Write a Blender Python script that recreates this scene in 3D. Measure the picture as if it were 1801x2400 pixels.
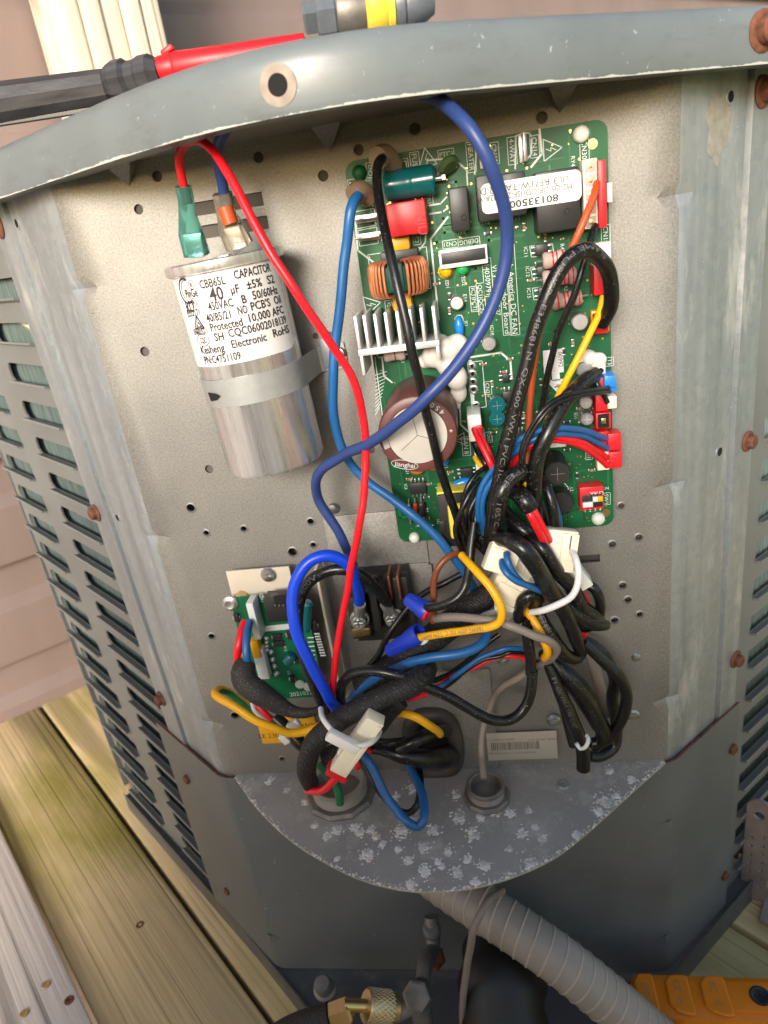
import bpy, bmesh, math, random
from mathutils import Vector, Matrix, noise
random.seed(7)
for o in list(bpy.data.objects): bpy.data.objects.remove(o)
SC = bpy.context.scene
COL = SC.collection
R = math.radians
# ---------------------------------------------------------------- camera (about 33 cm in front of the open control box)
FPX, CX, CY = 1500.0, 830.0, 1106.0
AX = Vector((0.98483856, 0.08887306, 0.14897846))
AY = Vector((0.10187678, 0.39879005, -0.9113658))
AZ = Vector((-0.140407, 0.91272563, 0.38368972))
CAMP = Vector((49.90779, -305.30754, 128.53606))          # millimetres
cam = bpy.data.cameras.new('camera'); co = bpy.data.objects.new('camera', cam); COL.objects.link(co)
ROT = Matrix((AX, AY, AZ))                                # camera -> world
mw = ROT.to_4x4(); mw.translation = CAMP * .001; co.matrix_world = mw
cam.sensor_fit = 'VERTICAL'; cam.sensor_height = 36.0; cam.lens = 36.0 * FPX / 2212.0
cam.clip_start = .01; cam.clip_end = 400
cam.dof.use_dof = True; cam.dof.focus_distance = .290; cam.dof.aperture_fstop = 15.0
SC.camera = co
# ---------------------------------------------------------------- sky, sun, exposure
SUN_EL, SUN_AZ = 18.0, -11.0      # elevation; azimuth measured from straight in front of the panel, minus = from the left
w = bpy.data.worlds.new('World'); SC.world = w; w.use_nodes = True
nt = w.node_tree; bg = nt.nodes['Background']
sky = nt.nodes.new('ShaderNodeTexSky'); sky.sky_type = 'NISHITA'; sky.sun_disc = False
sky.sun_elevation = R(SUN_EL); sky.sun_rotation = R(180 - SUN_AZ)
sky.air_density = 1.0; sky.dust_density = 2.0; sky.ozone_density = .4
nt.links.new(sky.outputs[0], bg.inputs[0]); bg.inputs[1].default_value = .15
sl = bpy.data.lights.new('sun', 'SUN'); sl.energy = 2.6; sl.angle = R(20); sl.color = (1, .97, .93)
so = bpy.data.objects.new('sun', sl); COL.objects.link(so)
sd = Vector((math.sin(R(SUN_AZ)) * math.cos(R(SUN_EL)), -math.cos(R(SUN_AZ)) * math.cos(R(SUN_EL)), math.sin(R(SUN_EL))))
so.rotation_euler = sd.to_track_quat('Z', 'Y').to_euler(); so.location = sd * 5
SC.view_settings.view_transform = 'Standard'; SC.view_settings.look = 'None'
SC.view_settings.exposure = .7; SC.view_settings.gamma = 1; SC.view_settings.use_curve_mapping = False
SC.render.engine = 'CYCLES'
SC.cycles.max_bounces = 6; SC.cycles.diffuse_bounces = 3; SC.cycles.glossy_bounces = 3; SC.cycles.transmission_bounces = 4; SC.cycles.transparent_max_bounces = 4
SC.cycles.caustics_reflective = False; SC.cycles.caustics_refractive = False
SC.render.resolution_x, SC.render.resolution_y = 768, 1024
# ---------------------------------------------------------------- helpers
S = .001
def V(*a): return Vector(a)
def ray(px, py): return ROT @ V(px - CX, -(py - CY), -FPX)
def at(px, py, h=0):
    r = ray(px, py); return CAMP + r * ((-h - CAMP.y) / r.y)
def atz(px, py, z):
    r = ray(px, py); return CAMP + r * ((z - CAMP.z) / r.z)
def depth(p): return (p - CAMP).dot(-V(ROT[0][2], ROT[1][2], ROT[2][2]))
def ppm(p): return FPX / depth(p)            # picture units per millimetre at a point
def crop(x0, y0, wd, ow=1660):
    k = wd / ow
    return lambda x, y, *r: ((x0 + x * k) / 1.0849, (y0 + y * k) / 1.0849, *r)
def pts(c, L): return [c(*p) for p in L]
A_ = crop(0, 0, 900); B_ = crop(900, 0, 901); C_ = crop(0, 400, 900); D_ = crop(780, 260, 700); E_ = crop(780, 700, 700)
F_ = crop(480, 1200, 700); G_ = crop(980, 1150, 600); H_ = crop(1000, 860, 480); I_ = crop(1050, 1250, 400)
J_ = crop(500, 1300, 300, 1327); K_ = crop(680, 1560, 470); L_ = crop(1050, 1380, 450); M_ = crop(600, 1900, 700)
N_ = crop(1200, 1750, 601); O_ = crop(1400, 100, 401, 1109); P_ = crop(1400, 900, 401, 986); Q_ = crop(370, 300, 420, 1093)
def srgb(r, g, b):
    f = lambda c: (c / 255 / 12.92) if c <= 10 else ((c / 255 + .055) / 1.055) ** 2.4
    return (f(r), f(g), f(b), 1)
ORG = {}
def setp(o, label=None, cat=None, group=None, kind=None):
    if label: o['label'] = label
    if cat: o['category'] = cat
    if group: o['group'] = group
    if kind: o['kind'] = kind
    return o
def thing(name, label, cat, loc, group=None):
    o = bpy.data.objects.new(name, None); COL.objects.link(o); o.empty_display_size = .01
    o.location = Vector(loc) * S; ORG[o] = Vector(loc)
    return setp(o, label, cat, group)
class MB:
    def __init__(s): s.v = []; s.f = []; s.m = []
    def add(s, vs, fs, m=0):
        b = len(s.v); s.v += [Vector(p) for p in vs]; s.f += [[i + b for i in f] for f in fs]; s.m += [m] * len(fs); return s
    def box(s, c, size, m=0, ax=None, bev=0):
        hx, hy, hz = [d / 2 for d in size]
        bm = bmesh.new(); bmesh.ops.create_cube(bm, size=1)
        for v in bm.verts: v.co = V(v.co.x * size[0], v.co.y * size[1], v.co.z * size[2])
        if bev: bmesh.ops.bevel(bm, geom=bm.edges[:], offset=min(bev, hx * .9, hy * .9, hz * .9), segments=2, affect='EDGES', profile=.5)
        s._bm(bm, c, ax, m); return s
    def _bm(s, bm, c, ax, m):
        c = Vector(c); bm.verts.index_update()
        vs = [(ax @ v.co if ax else v.co) + c for v in bm.verts]
        s.add(vs, [[v.index for v in f.verts] for f in bm.faces], m); bm.free()
    def lathe(s, c, axis, prof, n=24, m=0, ms=None, caps=True):
        c = Vector(c); a = Vector(axis).normalized()
        u = a.orthogonal().normalized(); 
        if abs(a.z) < .9: u = a.cross(V(0, 0, 1)).normalized()
        w_ = a.cross(u)
        vs = []; fs = []
        for (r, h) in prof:
            for k in range(n):
                t = 2 * math.pi * k / n; vs.append(c + a * h + (u * math.cos(t) + w_ * math.sin(t)) * r)
        b0 = len(s.v); s.v += vs
        for i in range(len(prof) - 1):
            for k in range(n):
                k2 = (k + 1) % n
                s.f.append([b0 + i * n + k, b0 + i * n + k2, b0 + (i + 1) * n + k2, b0 + (i + 1) * n + k]); s.m.append(ms[i] if ms else m)
        for i, e in ((0, 1), (len(prof) - 1, 0)):
            if caps and prof[i][0] > 1e-6:
                l = [b0 + i * n + k for k in range(n)]; s.f.append(l[::-1] if e else l); s.m.append((ms[min(i, len(ms) - 1)]) if ms else m)
        return s
    def cyl(s, c, axis, r, h, n=20, m=0, bev=0):
        if bev: return s.lathe(c, axis, [(r, 0), (r, h - bev), (r - bev * .35, h - bev * .3), (r - bev, h)], n, m)
        return s.lathe(c, axis, [(r, 0), (r, h)], n, m)
    def ball(s, c, r, m=0, sc=(1, 1, 1), sub=2, jit=0, ax=None):
        bm = bmesh.new(); bmesh.ops.create_icosphere(bm, subdivisions=sub, radius=1)
        for v in bm.verts:
            k = r * (1 + (random.random() - .5) * jit); v.co = V(v.co.x * k * sc[0], v.co.y * k * sc[1], v.co.z * k * sc[2])
        s._bm(bm, c, ax, m); return s
    def tube(s, path, r, n=12, m=0, cap=True, stripe=None, ell=1.0):
        fr = frames(path); b0 = len(s.v); L = len(fr)
        for i, (p, t, a, b) in enumerate(fr):
            rr = r[i] if isinstance(r, (list, tuple)) else r
            for k in range(n):
                q = 2 * math.pi * k / n; s.v.append(p + a * math.cos(q) * rr + b * math.sin(q) * rr * ell)
        for i in range(L - 1):
            for k in range(n):
                k2 = (k + 1) % n
                s.f.append([b0 + i * n + k, b0 + (i + 1) * n + k, b0 + (i + 1) * n + k2, b0 + i * n + k2])
                s.m.append(m if not stripe or k not in stripe else 1)
        if cap:
            s.f.append([b0 + k for k in range(n)]); s.f.append([b0 + (L - 1) * n + k for k in range(n)][::-1]); s.m += [m, m]
        return s
    def prism(s, poly, o, u, v, w_, m=0):
        o, u, v, w_ = map(Vector, (o, u, v, w_)); n = len(poly)
        a = [o + u * x + v * y for x, y in poly]; b = [p + w_ for p in a]
        fs = [list(range(n)), list(range(2 * n - 1, n - 1, -1))] + [[i, i + n, (i + 1) % n + n, (i + 1) % n] for i in range(n)]
        return s.add(a + b, fs, m)
    def build(s, name, mats, parent=None, smooth=38, org=None, label=None, cat=None, group=None, kind=None, recalc=True):
        if org is None: org = ORG[parent] if parent else (sum(s.v, V(0, 0, 0)) / len(s.v))
        org = Vector(org)
        me = bpy.data.meshes.new(name); me.from_pydata([(p - org) * S for p in s.v], [], s.f)
        for mt in (mats if isinstance(mats, (list, tuple)) else [mats]): me.materials.append(mt)
        me.polygons.foreach_set('material_index', s.m)
        if recalc:
            bm = bmesh.new(); bm.from_mesh(me); bmesh.ops.recalc_face_normals(bm, faces=bm.faces[:]); bm.to_mesh(me); bm.free()
        if smooth:
            me.polygons.foreach_set('use_smooth', [True] * len(me.polygons)); me.set_sharp_from_angle(angle=R(smooth))
        me.update()
        o = bpy.data.objects.new(name, me); COL.objects.link(o); ORG[o] = org
        if parent: o.parent = parent
        else: o.location = org * S
        return setp(o, label, cat, group, kind)
def inst(src, name, parent, loc, rot=None, **k):
    """another object that shares the mesh of src (src mesh is local about its own origin)"""
    o = bpy.data.objects.new(name, src if isinstance(src, bpy.types.Mesh) else src.data); COL.objects.link(o)
    if parent: o.parent = parent; o.location = (Vector(loc) - ORG[parent]) * S
    else: o.location = Vector(loc) * S
    if rot is not None: o.rotation_euler = rot.to_euler() if isinstance(rot, (Matrix,)) else rot
    ORG[o] = Vector(loc); return setp(o, **k)
def spline(P, step=1.6):
    P = [Vector(p) for p in P]; out = []
    Q = [P[0] * 2 - P[1]] + P + [P[-1] * 2 - P[-2]]
    for i in range(1, len(Q) - 2):
        p0, p1, p2, p3 = Q[i - 1:i + 3]; L = (p2 - p1).length; n = max(2, int(L / step))
        t01 = max((p1 - p0).length, .01) ** .5; t12 = max(L, .01) ** .5; t23 = max((p3 - p2).length, .01) ** .5
        m1 = (p2 - p1 + t12 * ((p1 - p0) / t01 - (p2 - p0) / (t01 + t12)))
        m2 = (p2 - p1 + t12 * ((p3 - p2) / t23 - (p3 - p1) / (t12 + t23)))
        for k in range(n):
            t = k / n; out.append(p1 * (2 * t**3 - 3 * t**2 + 1) + m1 * (t**3 - 2 * t**2 + t) + p2 * (-2 * t**3 + 3 * t**2) + m2 * (t**3 - t**2))
    out.append(P[-1]); return out
def frames(path):
    n = len(path); T = []
    for i in range(n):
        t = path[min(i + 1, n - 1)] - path[max(i - 1, 0)]
        T.append(t.normalized() if t.length > 1e-9 else V(0, 0, 1))
    a = T[0].cross(V(0, -1, .2)); a = a.normalized() if a.length > .05 else T[0].orthogonal().normalized()
    fr = []
    for i in range(n):
        a = (a - T[i] * a.dot(T[i])).normalized(); fr.append((path[i], T[i], a, T[i].cross(a)))
    return fr
_tc = {}
def text_geo(body, bold=False):
    """filled outlines of a string, cap height about .73 at size 1, left aligned on the base line"""
    key = (body, bold)
    if key in _tc: return _tc[key]
    cu = bpy.data.curves.new('t', 'FONT'); cu.body = body; cu.size = 1; cu.resolution_u = 2
    if bold: cu.offset = .018
    ob = bpy.data.objects.new('t', cu); COL.objects.link(ob)
    dg = bpy.context.evaluated_depsgraph_get(); me = ob.evaluated_get(dg).to_mesh()
    vs = [(v.co.x, v.co.y) for v in me.vertices]; fs = [list(p.vertices) for p in me.polygons]
    ob.evaluated_get(dg).to_mesh_clear(); bpy.data.objects.remove(ob); bpy.data.curves.remove(cu)
    _tc[key] = (vs, fs); return _tc[key]
def text_fine(body, bold=False):
    vs, fs = text_geo(body, bold); bm = bmesh.new(); bv = [bm.verts.new((x, y, 0)) for x, y in vs]
    for f in fs:
        try: bm.faces.new([bv[i] for i in f])
        except ValueError: pass
    bmesh.ops.triangulate(bm, faces=bm.faces[:]); bmesh.ops.subdivide_edges(bm, edges=[e for e in bm.edges if e.calc_length() > .12], cuts=2, use_grid_fill=True)
    bm.verts.index_update(); out = [(v.co.x, v.co.y) for v in bm.verts], [[v.index for v in f.verts] for f in bm.faces]; bm.free(); return out
def text_on(mb, body, c, u, v, size, m=0, align='C', bold=False, fit=None):
    """flat lettering: c centre, u reading direction, v up direction; size = cap height in mm; fit = full width in mm"""
    vs, fs = text_geo(body, bold)
    if not vs: return
    x0 = min(p[0] for p in vs); x1 = max(p[0] for p in vs); k = size / .73; kx = k if not fit else fit / max(x1 - x0, .01)
    ox = {'C': (x0 + x1) / 2, 'L': x0, 'R': x1}[align]
    c, u, v = Vector(c), Vector(u).normalized(), Vector(v).normalized()
    mb.add([c + u * ((x - ox) * kx) + v * ((y - .365) * k) for x, y in vs], fs, m)
# ---------------------------------------------------------------- materials
def newmat(name):
    m = bpy.data.materials.new(name); m.use_nodes = True; n = m.node_tree; return m, n, n.nodes['Principled BSDF'], n.links.new
def ramp(n, stops, interp='LINEAR'):
    r = n.nodes.new('ShaderNodeValToRGB'); cr = r.color_ramp; cr.interpolation = interp
    while len(cr.elements) < len(stops): cr.elements.new(.5)
    for e, (p, c) in zip(cr.elements, stops): e.position = p; e.color = c
    return r
def tex(n, kind, scale, detail=4, rough=.55, coord=None, stretch=None, dist=0, vec=None):
    if vec is None:
        tc = n.nodes.new('ShaderNodeTexCoord'); vec = tc.outputs[coord or 'Object']
    if stretch:
        mp = n.nodes.new('ShaderNodeMapping'); mp.inputs['Scale'].default_value = stretch; n.links.new(vec, mp.inputs[0]); vec = mp.outputs[0]
    t = n.nodes.new({'n': 'ShaderNodeTexNoise', 'v': 'ShaderNodeTexVoronoi', 'w': 'ShaderNodeTexWave'}[kind])
    t.inputs['Scale'].default_value = scale; n.links.new(vec, t.inputs['Vector'])
    if kind != 'v':
        t.inputs['Detail'].default_value = detail
        t.inputs['Distortion'].default_value = dist
    if kind == 'n': t.inputs['Roughness'].default_value = rough
    return t
def mixc(n, fac, a, b, mode='MIX'):
    x = n.nodes.new('ShaderNodeMix'); x.data_type = 'RGBA'; x.blend_type = mode
    for i, val in ((0, fac), (6, a), (7, b)):
        if hasattr(val, 'links') or isinstance(val, bpy.types.NodeSocket): n.links.new(val, x.inputs[i])
        else: x.inputs[i].default_value = val
    return x.outputs[2]
def bump(n, h, strength, dist=.0005):
    b = n.nodes.new('ShaderNodeBump'); b.inputs['Strength'].default_value = strength; b.inputs['Distance'].default_value = dist
    n.links.new(h, b.inputs['Height']); n.links.new(b.outputs[0], n.nodes['Principled BSDF'].inputs['Normal']); return b
def mul(c, k): return (c[0] * k, c[1] * k, c[2] * k, 1)
def plain(name, col, rough=.4, metal=0, var=.12, vs=120, bmp=.08, bs=900, spec=.5, trans=0, coat=0, stretch=None, dust=0):
    m, n, p, L = newmat(name)
    t = tex(n, 'n', vs, 5, stretch=stretch)
    r = ramp(n, [(.25, mul(col, 1 - var)), (.75, mul(col, 1 + var))]); L(t.outputs[0], r.inputs[0]); c = r.outputs[0]
    if dust:
        d = tex(n, 'n', 1500, 2); dr = ramp(n, [(.63, (0, 0, 0, 1)), (.74, (dust, dust, dust, 1))]); L(d.outputs[0], dr.inputs[0])
        c = mixc(n, dr.outputs[0], c, (.42, .40, .37, 1))
    L(c, p.inputs['Base Color'])
    p.inputs['Roughness'].default_value = rough; p.inputs['Metallic'].default_value = metal
    p.inputs['Specular IOR Level'].default_value = spec; p.inputs['Transmission Weight'].default_value = trans
    p.inputs['Coat Weight'].default_value = coat
    if bmp: b = tex(n, 'n', bs, 3); bump(n, b.outputs[0], bmp, .0003)
    return m
MT = {}
def pvc(key, rgb, rough=.38, dust=.25): MT[key] = plain('pvc_' + key, srgb(*rgb), rough, var=.13, vs=45, bmp=.14, bs=300, dust=dust)
pvc('red', (226, 20, 34), .36, .1); pvc('navy', (40, 62, 118), .42, .1); pvc('sky', (30, 92, 150), .38, .1); pvc('blue', (10, 66, 208), .36, .1)
pvc('black', (14, 13, 13), .32, .3); pvc('tape', (16, 15, 15), .3, .5); pvc('orange', (188, 78, 34)); pvc('yellow', (236, 172, 8), .4, .1)
pvc('grey', (136, 124, 114), .5); pvc('brown', (128, 66, 40)); pvc('white', (222, 220, 214), .4); pvc('green', (20, 104, 62)); pvc('dim', (82, 74, 66), .5)
MT['tie'] = plain('nylon_tie', srgb(226, 222, 216), .35, var=.04)
MT['nylon'] = plain('cream_nylon', srgb(232, 222, 196), .45, var=.05, vs=90)
MT['redpl'] = plain('red_plastic', srgb(206, 28, 38), .4, var=.06)
MT['bluepl'] = plain('blue_plastic', srgb(24, 54, 170), .38, var=.08)
MT['skypl'] = plain('sky_plastic', srgb(34, 130, 216), .38)
MT['blackpl'] = plain('black_plastic', srgb(38, 37, 37), .42, var=.15)
MT['coverblk'] = plain('black_bakelite', srgb(34, 31, 29), .5, var=.2)
MT['white'] = plain('white_print', srgb(206, 210, 206), .55, var=.03, bmp=0)
MT['ink'] = plain('black_print', srgb(34, 32, 34), .6, var=.03, bmp=0)
MT['greyink'] = plain('grey_print', srgb(104, 101, 98), .6, var=.03, bmp=0)
MT['paper'] = plain('white_label_paper', srgb(226, 220, 216), .42, var=.02, bmp=.02)
MT['lblgrey'] = plain('dusty_label_paper', srgb(176, 168, 158), .6, var=.06)
MT['yel'] = plain('yellow_plastic', srgb(232, 168, 24), .4, var=.05)
MT['tapeyel'] = plain('yellow_tape', srgb(226, 206, 74), .35, var=.05)
MT['steel'] = plain('bright_steel', (.52, .51, .50, 1), .3, 1.0, var=.1, vs=200)
MT['tin'] = plain('tinned_metal', (.55, .54, .53, 1), .35, .9, var=.15, vs=300)
MT['gold'] = plain('brass_contact', (.72, .52, .20, 1), .32, 1.0, var=.12)
MT['brass'] = plain('brass', (.66, .50, .28, 1), .34, 1.0, var=.15)
MT['copper'] = plain('enamelled_copper', (.80, .30, .14, 1), .3, .7, var=.15, vs=150)
MT['copperold'] = plain('dull_copper', (.30, .11, .06, 1), .45, .7, var=.2)
MT['ceram'] = plain('resistor_body', srgb(190, 164, 156), .45, var=.08)
MT['green_core'] = plain('green_core', srgb(24, 74, 62), .4)
MT['teal'] = plain('teal_sleeve', srgb(14, 92, 96), .22, var=.1, coat=.4)
MT['silic'] = plain('white_silicone', srgb(226, 218, 208), .33, var=.04, bmp=.2, bs=200, coat=.3)
MT['alu'] = plain('extruded_aluminium', (.78, .77, .76, 1), .42, .45, var=.1, vs=80, stretch=(1, .1, 1))
MT['rubber'] = plain('black_rubber', srgb(44, 39, 36), .7, var=.2, bmp=.5, bs=300, dust=.5)
MT['sheath'] = plain('clear_sleeve', srgb(200, 170, 140), .2, trans=.55, var=.05)
MT['greensl'] = plain('green_clear_sleeve', srgb(132, 214, 200), .12, trans=.85, var=.04)
MT['clearsl'] = plain('clear_insulator', srgb(238, 226, 204), .12, trans=.85, var=.04)
MT['insul'] = plain('insulation_board', srgb(96, 89, 84), .9, var=.12, vs=60)
MT['rust'] = plain('rust', srgb(112, 70, 52), .85, .1, var=.6, vs=380, bmp=1.0, bs=700)
MT['dark'] = plain('dark_void', srgb(18, 18, 18), .9, var=.2)
MT['maroon'] = plain('maroon_sleeve', srgb(96, 54, 48), .42, var=.06, dust=.15)
MT['led_y'] = plain('yellow_led', srgb(226, 180, 10), .2, coat=.5); MT['led_g'] = plain('green_led', srgb(40, 170, 90), .2, coat=.5)
MT['capblue'] = plain('blue_disc', srgb(26, 128, 214), .25, coat=.4); MT['olive'] = plain('olive_disc', srgb(72, 92, 54), .3)
MT['ambr'] = plain('amber_disc', srgb(190, 104, 38), .3)
MT['teflon'] = plain('white_post', srgb(214, 216, 206), .4)
def m_panel():
    m, n, p, L = newmat('galvannealed_sheet')
    a = tex(n, 'n', 1150, 3, .65); b = tex(n, 'n', 14, 5)
    r = ramp(n, [(.28, srgb(126, 123, 117)), (.52, srgb(146, 143, 137)), (.75, srgb(166, 162, 155))]); L(a.outputs[0], r.inputs[0])
    r2 = ramp(n, [(.32, (.78, .78, .79, 1)), (.68, (1.08, 1.07, 1.05, 1))]); L(b.outputs[0], r2.inputs[0])
    col = mixc(n, 1.0, r.outputs[0], r2.outputs[0], 'MULTIPLY')
    sp = tex(n, 'n', 420, 2, vec=None); sr = ramp(n, [(.70, (0, 0, 0, 1)), (.76, (.55, .55, .55, 1))]); L(sp.outputs[0], sr.inputs[0])
    col = mixc(n, sr.outputs[0], col, srgb(96, 88, 80)); L(col, p.inputs['Base Color'])
    p.inputs['Metallic'].default_value = .45; p.inputs['Roughness'].default_value = .5
    bump(n, a.outputs[0], .25, .0002); return m
MT['panel'] = m_panel()
def m_galv():
    m, n, p, L = newmat('galvanised_steel')
    v = tex(n, 'v', 260); st = tex(n, 'n', 90, 6, .65, stretch=(1, 1, .08)); f = tex(n, 'n', 700, 3); wht = tex(n, 'n', 45, 6, .7, stretch=(1, 1, .35))
    r = ramp(n, [(.0, srgb(142, 147, 149)), (1, srgb(154, 158, 159))]); L(v.outputs['Color'], r.inputs[0])
    r2 = ramp(n, [(.35, (.82, .83, .84, 1)), (.65, (1.12, 1.12, 1.12, 1))]); L(st.outputs[0], r2.inputs[0])
    c = mixc(n, 1, r.outputs[0], r2.outputs[0], 'MULTIPLY')
    r3 = ramp(n, [(.55, (0, 0, 0, 1)), (.68, (.8, .8, .8, 1))]); L(wht.outputs[0], r3.inputs[0])
    c = mixc(n, r3.outputs[0], c, srgb(196, 196, 192))
    r4 = ramp(n, [(.70, (0, 0, 0, 1)), (.76, (.8, .8, .8, 1))]); L(f.outputs[0], r4.inputs[0]); c = mixc(n, r4.outputs[0], c, srgb(214, 214, 210)); L(c, p.inputs['Base Color'])
    p.inputs['Metallic'].default_value = .35
    rr = ramp(n, [(.3, (.28, .28, .28, 1)), (.7, (.46, .46, .46, 1))]); L(st.outputs[0], rr.inputs[0]); L(rr.outputs[0], p.inputs['Roughness'])
    bump(n, wht.outputs[0], .15, .0003); return m
MT['galv'] = m_galv()
def m_paint(name, base, chip=.5, rough=.38, edge=None, stain=None):
    m, n, p, L = newmat(name)
    a = tex(n, 'n', 16, 5); f = tex(n, 'n', 260, 5, .7); g = tex(n, 'n', 60, 6, .7, stretch=(1, 1, 2.5))
    r = ramp(n, [(.3, mul(base, .84)), (.7, mul(base, 1.12))]); L(a.outputs[0], r.inputs[0]); c = r.outputs[0]
    if stain:
        sr = ramp(n, [(.52, (0, 0, 0, 1)), (.68, (.6, .6, .6, 1))]); L(g.outputs[0], sr.inputs[0]); c = mixc(n, sr.outputs[0], c, stain)
    r2 = ramp(n, [(.66, (0, 0, 0, 1)), (.71, (chip, chip, chip, 1))]); L(f.outputs[0], r2.inputs[0]); c = mixc(n, r2.outputs[0], c, srgb(186, 188, 184))
    for (z0, z1) in (edge or ()):
        tc = n.nodes.new('ShaderNodeTexCoord'); sx = n.nodes.new('ShaderNodeSeparateXYZ'); L(tc.outputs['Object'], sx.inputs[0])
        mr = n.nodes.new('ShaderNodeMapRange'); mr.inputs['From Min'].default_value = z0; mr.inputs['From Max'].default_value = z1; L(sx.outputs['Z'], mr.inputs['Value'])
        h2 = tex(n, 'n', 55, 8, .78, stretch=(1, 1, 1.8)); ad = n.nodes.new('ShaderNodeMath'); ad.operation = 'ADD'; L(mr.outputs[0], ad.inputs[0]); L(h2.outputs[0], ad.inputs[1])
        fr = ramp(n, [(.98, (0, 0, 0, 1)), (1.0, (.9, .9, .9, 1))]); hf = n.nodes.new('ShaderNodeMath'); hf.operation = 'MULTIPLY'; hf.inputs[1].default_value = .88; L(ad.outputs[0], hf.inputs[0]); L(hf.outputs[0], fr.inputs[0])
        c = mixc(n, fr.outputs[0], c, srgb(198, 200, 196))
    L(c, p.inputs['Base Color'])
    rr = ramp(n, [(.3, (rough * .8,) * 3 + (1,)), (.7, (rough * 1.25,) * 3 + (1,))]); L(a.outputs[0], rr.inputs[0]); L(rr.outputs[0], p.inputs['Roughness'])
    bump(n, f.outputs[0], .06, .0003); return m
MT['rim'] = m_paint('grey_green_paint', srgb(110, 118, 121), .8, .34, stain=srgb(98, 101, 101), edge=((.5150, .5112), (.527, .5345)))
MT['lowpaint'] = m_paint('dark_grey_paint', srgb(103, 106, 107), .45, .4, stain=srgb(114, 112, 107))
MT['louvpaint'] = m_paint('louver_paint', srgb(118, 120, 118), .1, .42, edge=None)
MT['shelf'] = m_paint('pitted_shelf_paint', srgb(158, 154, 148), .9, .5, stain=srgb(196, 190, 182))
MT['basepaint'] = m_paint('base_pan_paint', srgb(84, 86, 88), .5, .42, stain=srgb(120, 116, 110))
def m_crust():
    m, n, p, L = newmat('white_corrosion')
    a = tex(n, 'n', 160, 4); r = ramp(n, [(.3, srgb(180, 174, 166)), (.55, srgb(232, 229, 223)), (.74, srgb(218, 196, 172))]); L(a.outputs[0], r.inputs[0]); L(r.outputs[0], p.inputs['Base Color'])
    p.inputs['Roughness'].default_value = .9; b = tex(n, 'n', 1800, 3); bump(n, b.outputs[0], .8, .0004); return m
MT['crust'] = m_crust(); MT['foam'] = plain('black_foam', srgb(30, 29, 29), .5, var=.3, vs=40, bmp=.6, bs=120)
def m_canister():
    m, n, p, L = newmat('drawn_aluminium_can')
    a = tex(n, 'n', 260, 5, .7, stretch=(1, 1, .04)); b = tex(n, 'n', 30, 4)
    r = ramp(n, [(.35, (.66, .65, .64, 1)), (.65, (.92, .90, .88, 1))]); L(a.outputs[0], r.inputs[0]); L(r.outputs[0], p.inputs['Base Color'])
    p.inputs['Metallic'].default_value = .85
    rr = ramp(n, [(.3, (.22, .22, .22, 1)), (.7, (.40, .40, .40, 1))]); L(a.outputs[0], rr.inputs[0]); L(rr.outputs[0], p.inputs['Roughness'])
    bump(n, a.outputs[0], .12, .0004); return m
MT['can'] = m_canister()
def m_pcb(name, col):
    m, n, p, L = newmat(name)
    tc = n.nodes.new('ShaderNodeTexCoord')
    v = tex(n, 'v', 95, vec=tc.outputs['Object']); v.distance = 'MANHATTAN'; v.feature = 'F1'
    wv = tex(n, 'w', 160, 2, vec=tc.outputs['Object']); wv.bands_direction = 'X'
    a = tex(n, 'n', 25, 3)
    r = ramp(n, [(.40, mul(col, .80)), (.5, col), (.62, mul(col, 1.25))]); L(a.outputs[0], r.inputs[0])
    r2 = ramp(n, [(.32, (.80, .86, .80, 1)), (.36, (1.08, 1.1, 1.05, 1))], 'CONSTANT'); L(v.outputs['Distance'], r2.inputs[0])
    L(mixc(n, .7, r.outputs[0], r2.outputs[0], 'MULTIPLY'), p.inputs['Base Color'])
    p.inputs['Roughness'].default_value = .42; p.inputs['Specular IOR Level'].default_value = .35
    bump(n, v.outputs['Distance'], .05, .0002); return m
MT['pcb'] = m_pcb('green_solder_mask', srgb(15, 82, 47))
MT['pcb2'] = m_pcb('green_solder_mask_small', srgb(14, 98, 64))
def m_braid(name='braided_sleeve'):
    m, n, p, L = newmat(name)
    tc = n.nodes.new('ShaderNodeTexCoord')
    mp = n.nodes.new('ShaderNodeMapping'); mp.inputs['Rotation'].default_value = (R(40), R(35), R(30)); L(tc.outputs['Object'], mp.inputs[0])
    w1 = tex(n, 'w', 320, 0, vec=mp.outputs[0]); mp2 = n.nodes.new('ShaderNodeMapping'); mp2.inputs['Rotation'].default_value = (R(-40), R(-35), R(-50)); L(tc.outputs['Object'], mp2.inputs[0])
    w2 = tex(n, 'w', 320, 0, vec=mp2.outputs[0])
    mm = n.nodes.new('ShaderNodeMath'); mm.operation = 'MULTIPLY'; L(w1.outputs['Fac'], mm.inputs[0]); L(w2.outputs['Fac'], mm.inputs[1])
    d = tex(n, 'n', 1300, 2); dr = ramp(n, [(.64, (0, 0, 0, 1)), (.72, (.5, .5, .5, 1))]); L(d.outputs[0], dr.inputs[0])
    r = ramp(n, [(.2, srgb(18, 17, 17)), (.9, srgb(48, 44, 42))]); L(mm.outputs[0], r.inputs[0])
    L(mixc(n, dr.outputs[0], r.outputs[0], (.4, .37, .34, 1)), p.inputs['Base Color']); p.inputs['Roughness'].default_value = .62
    bump(n, mm.outputs[0], .9, .0004); return m
MT['braid'] = m_braid()
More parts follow.
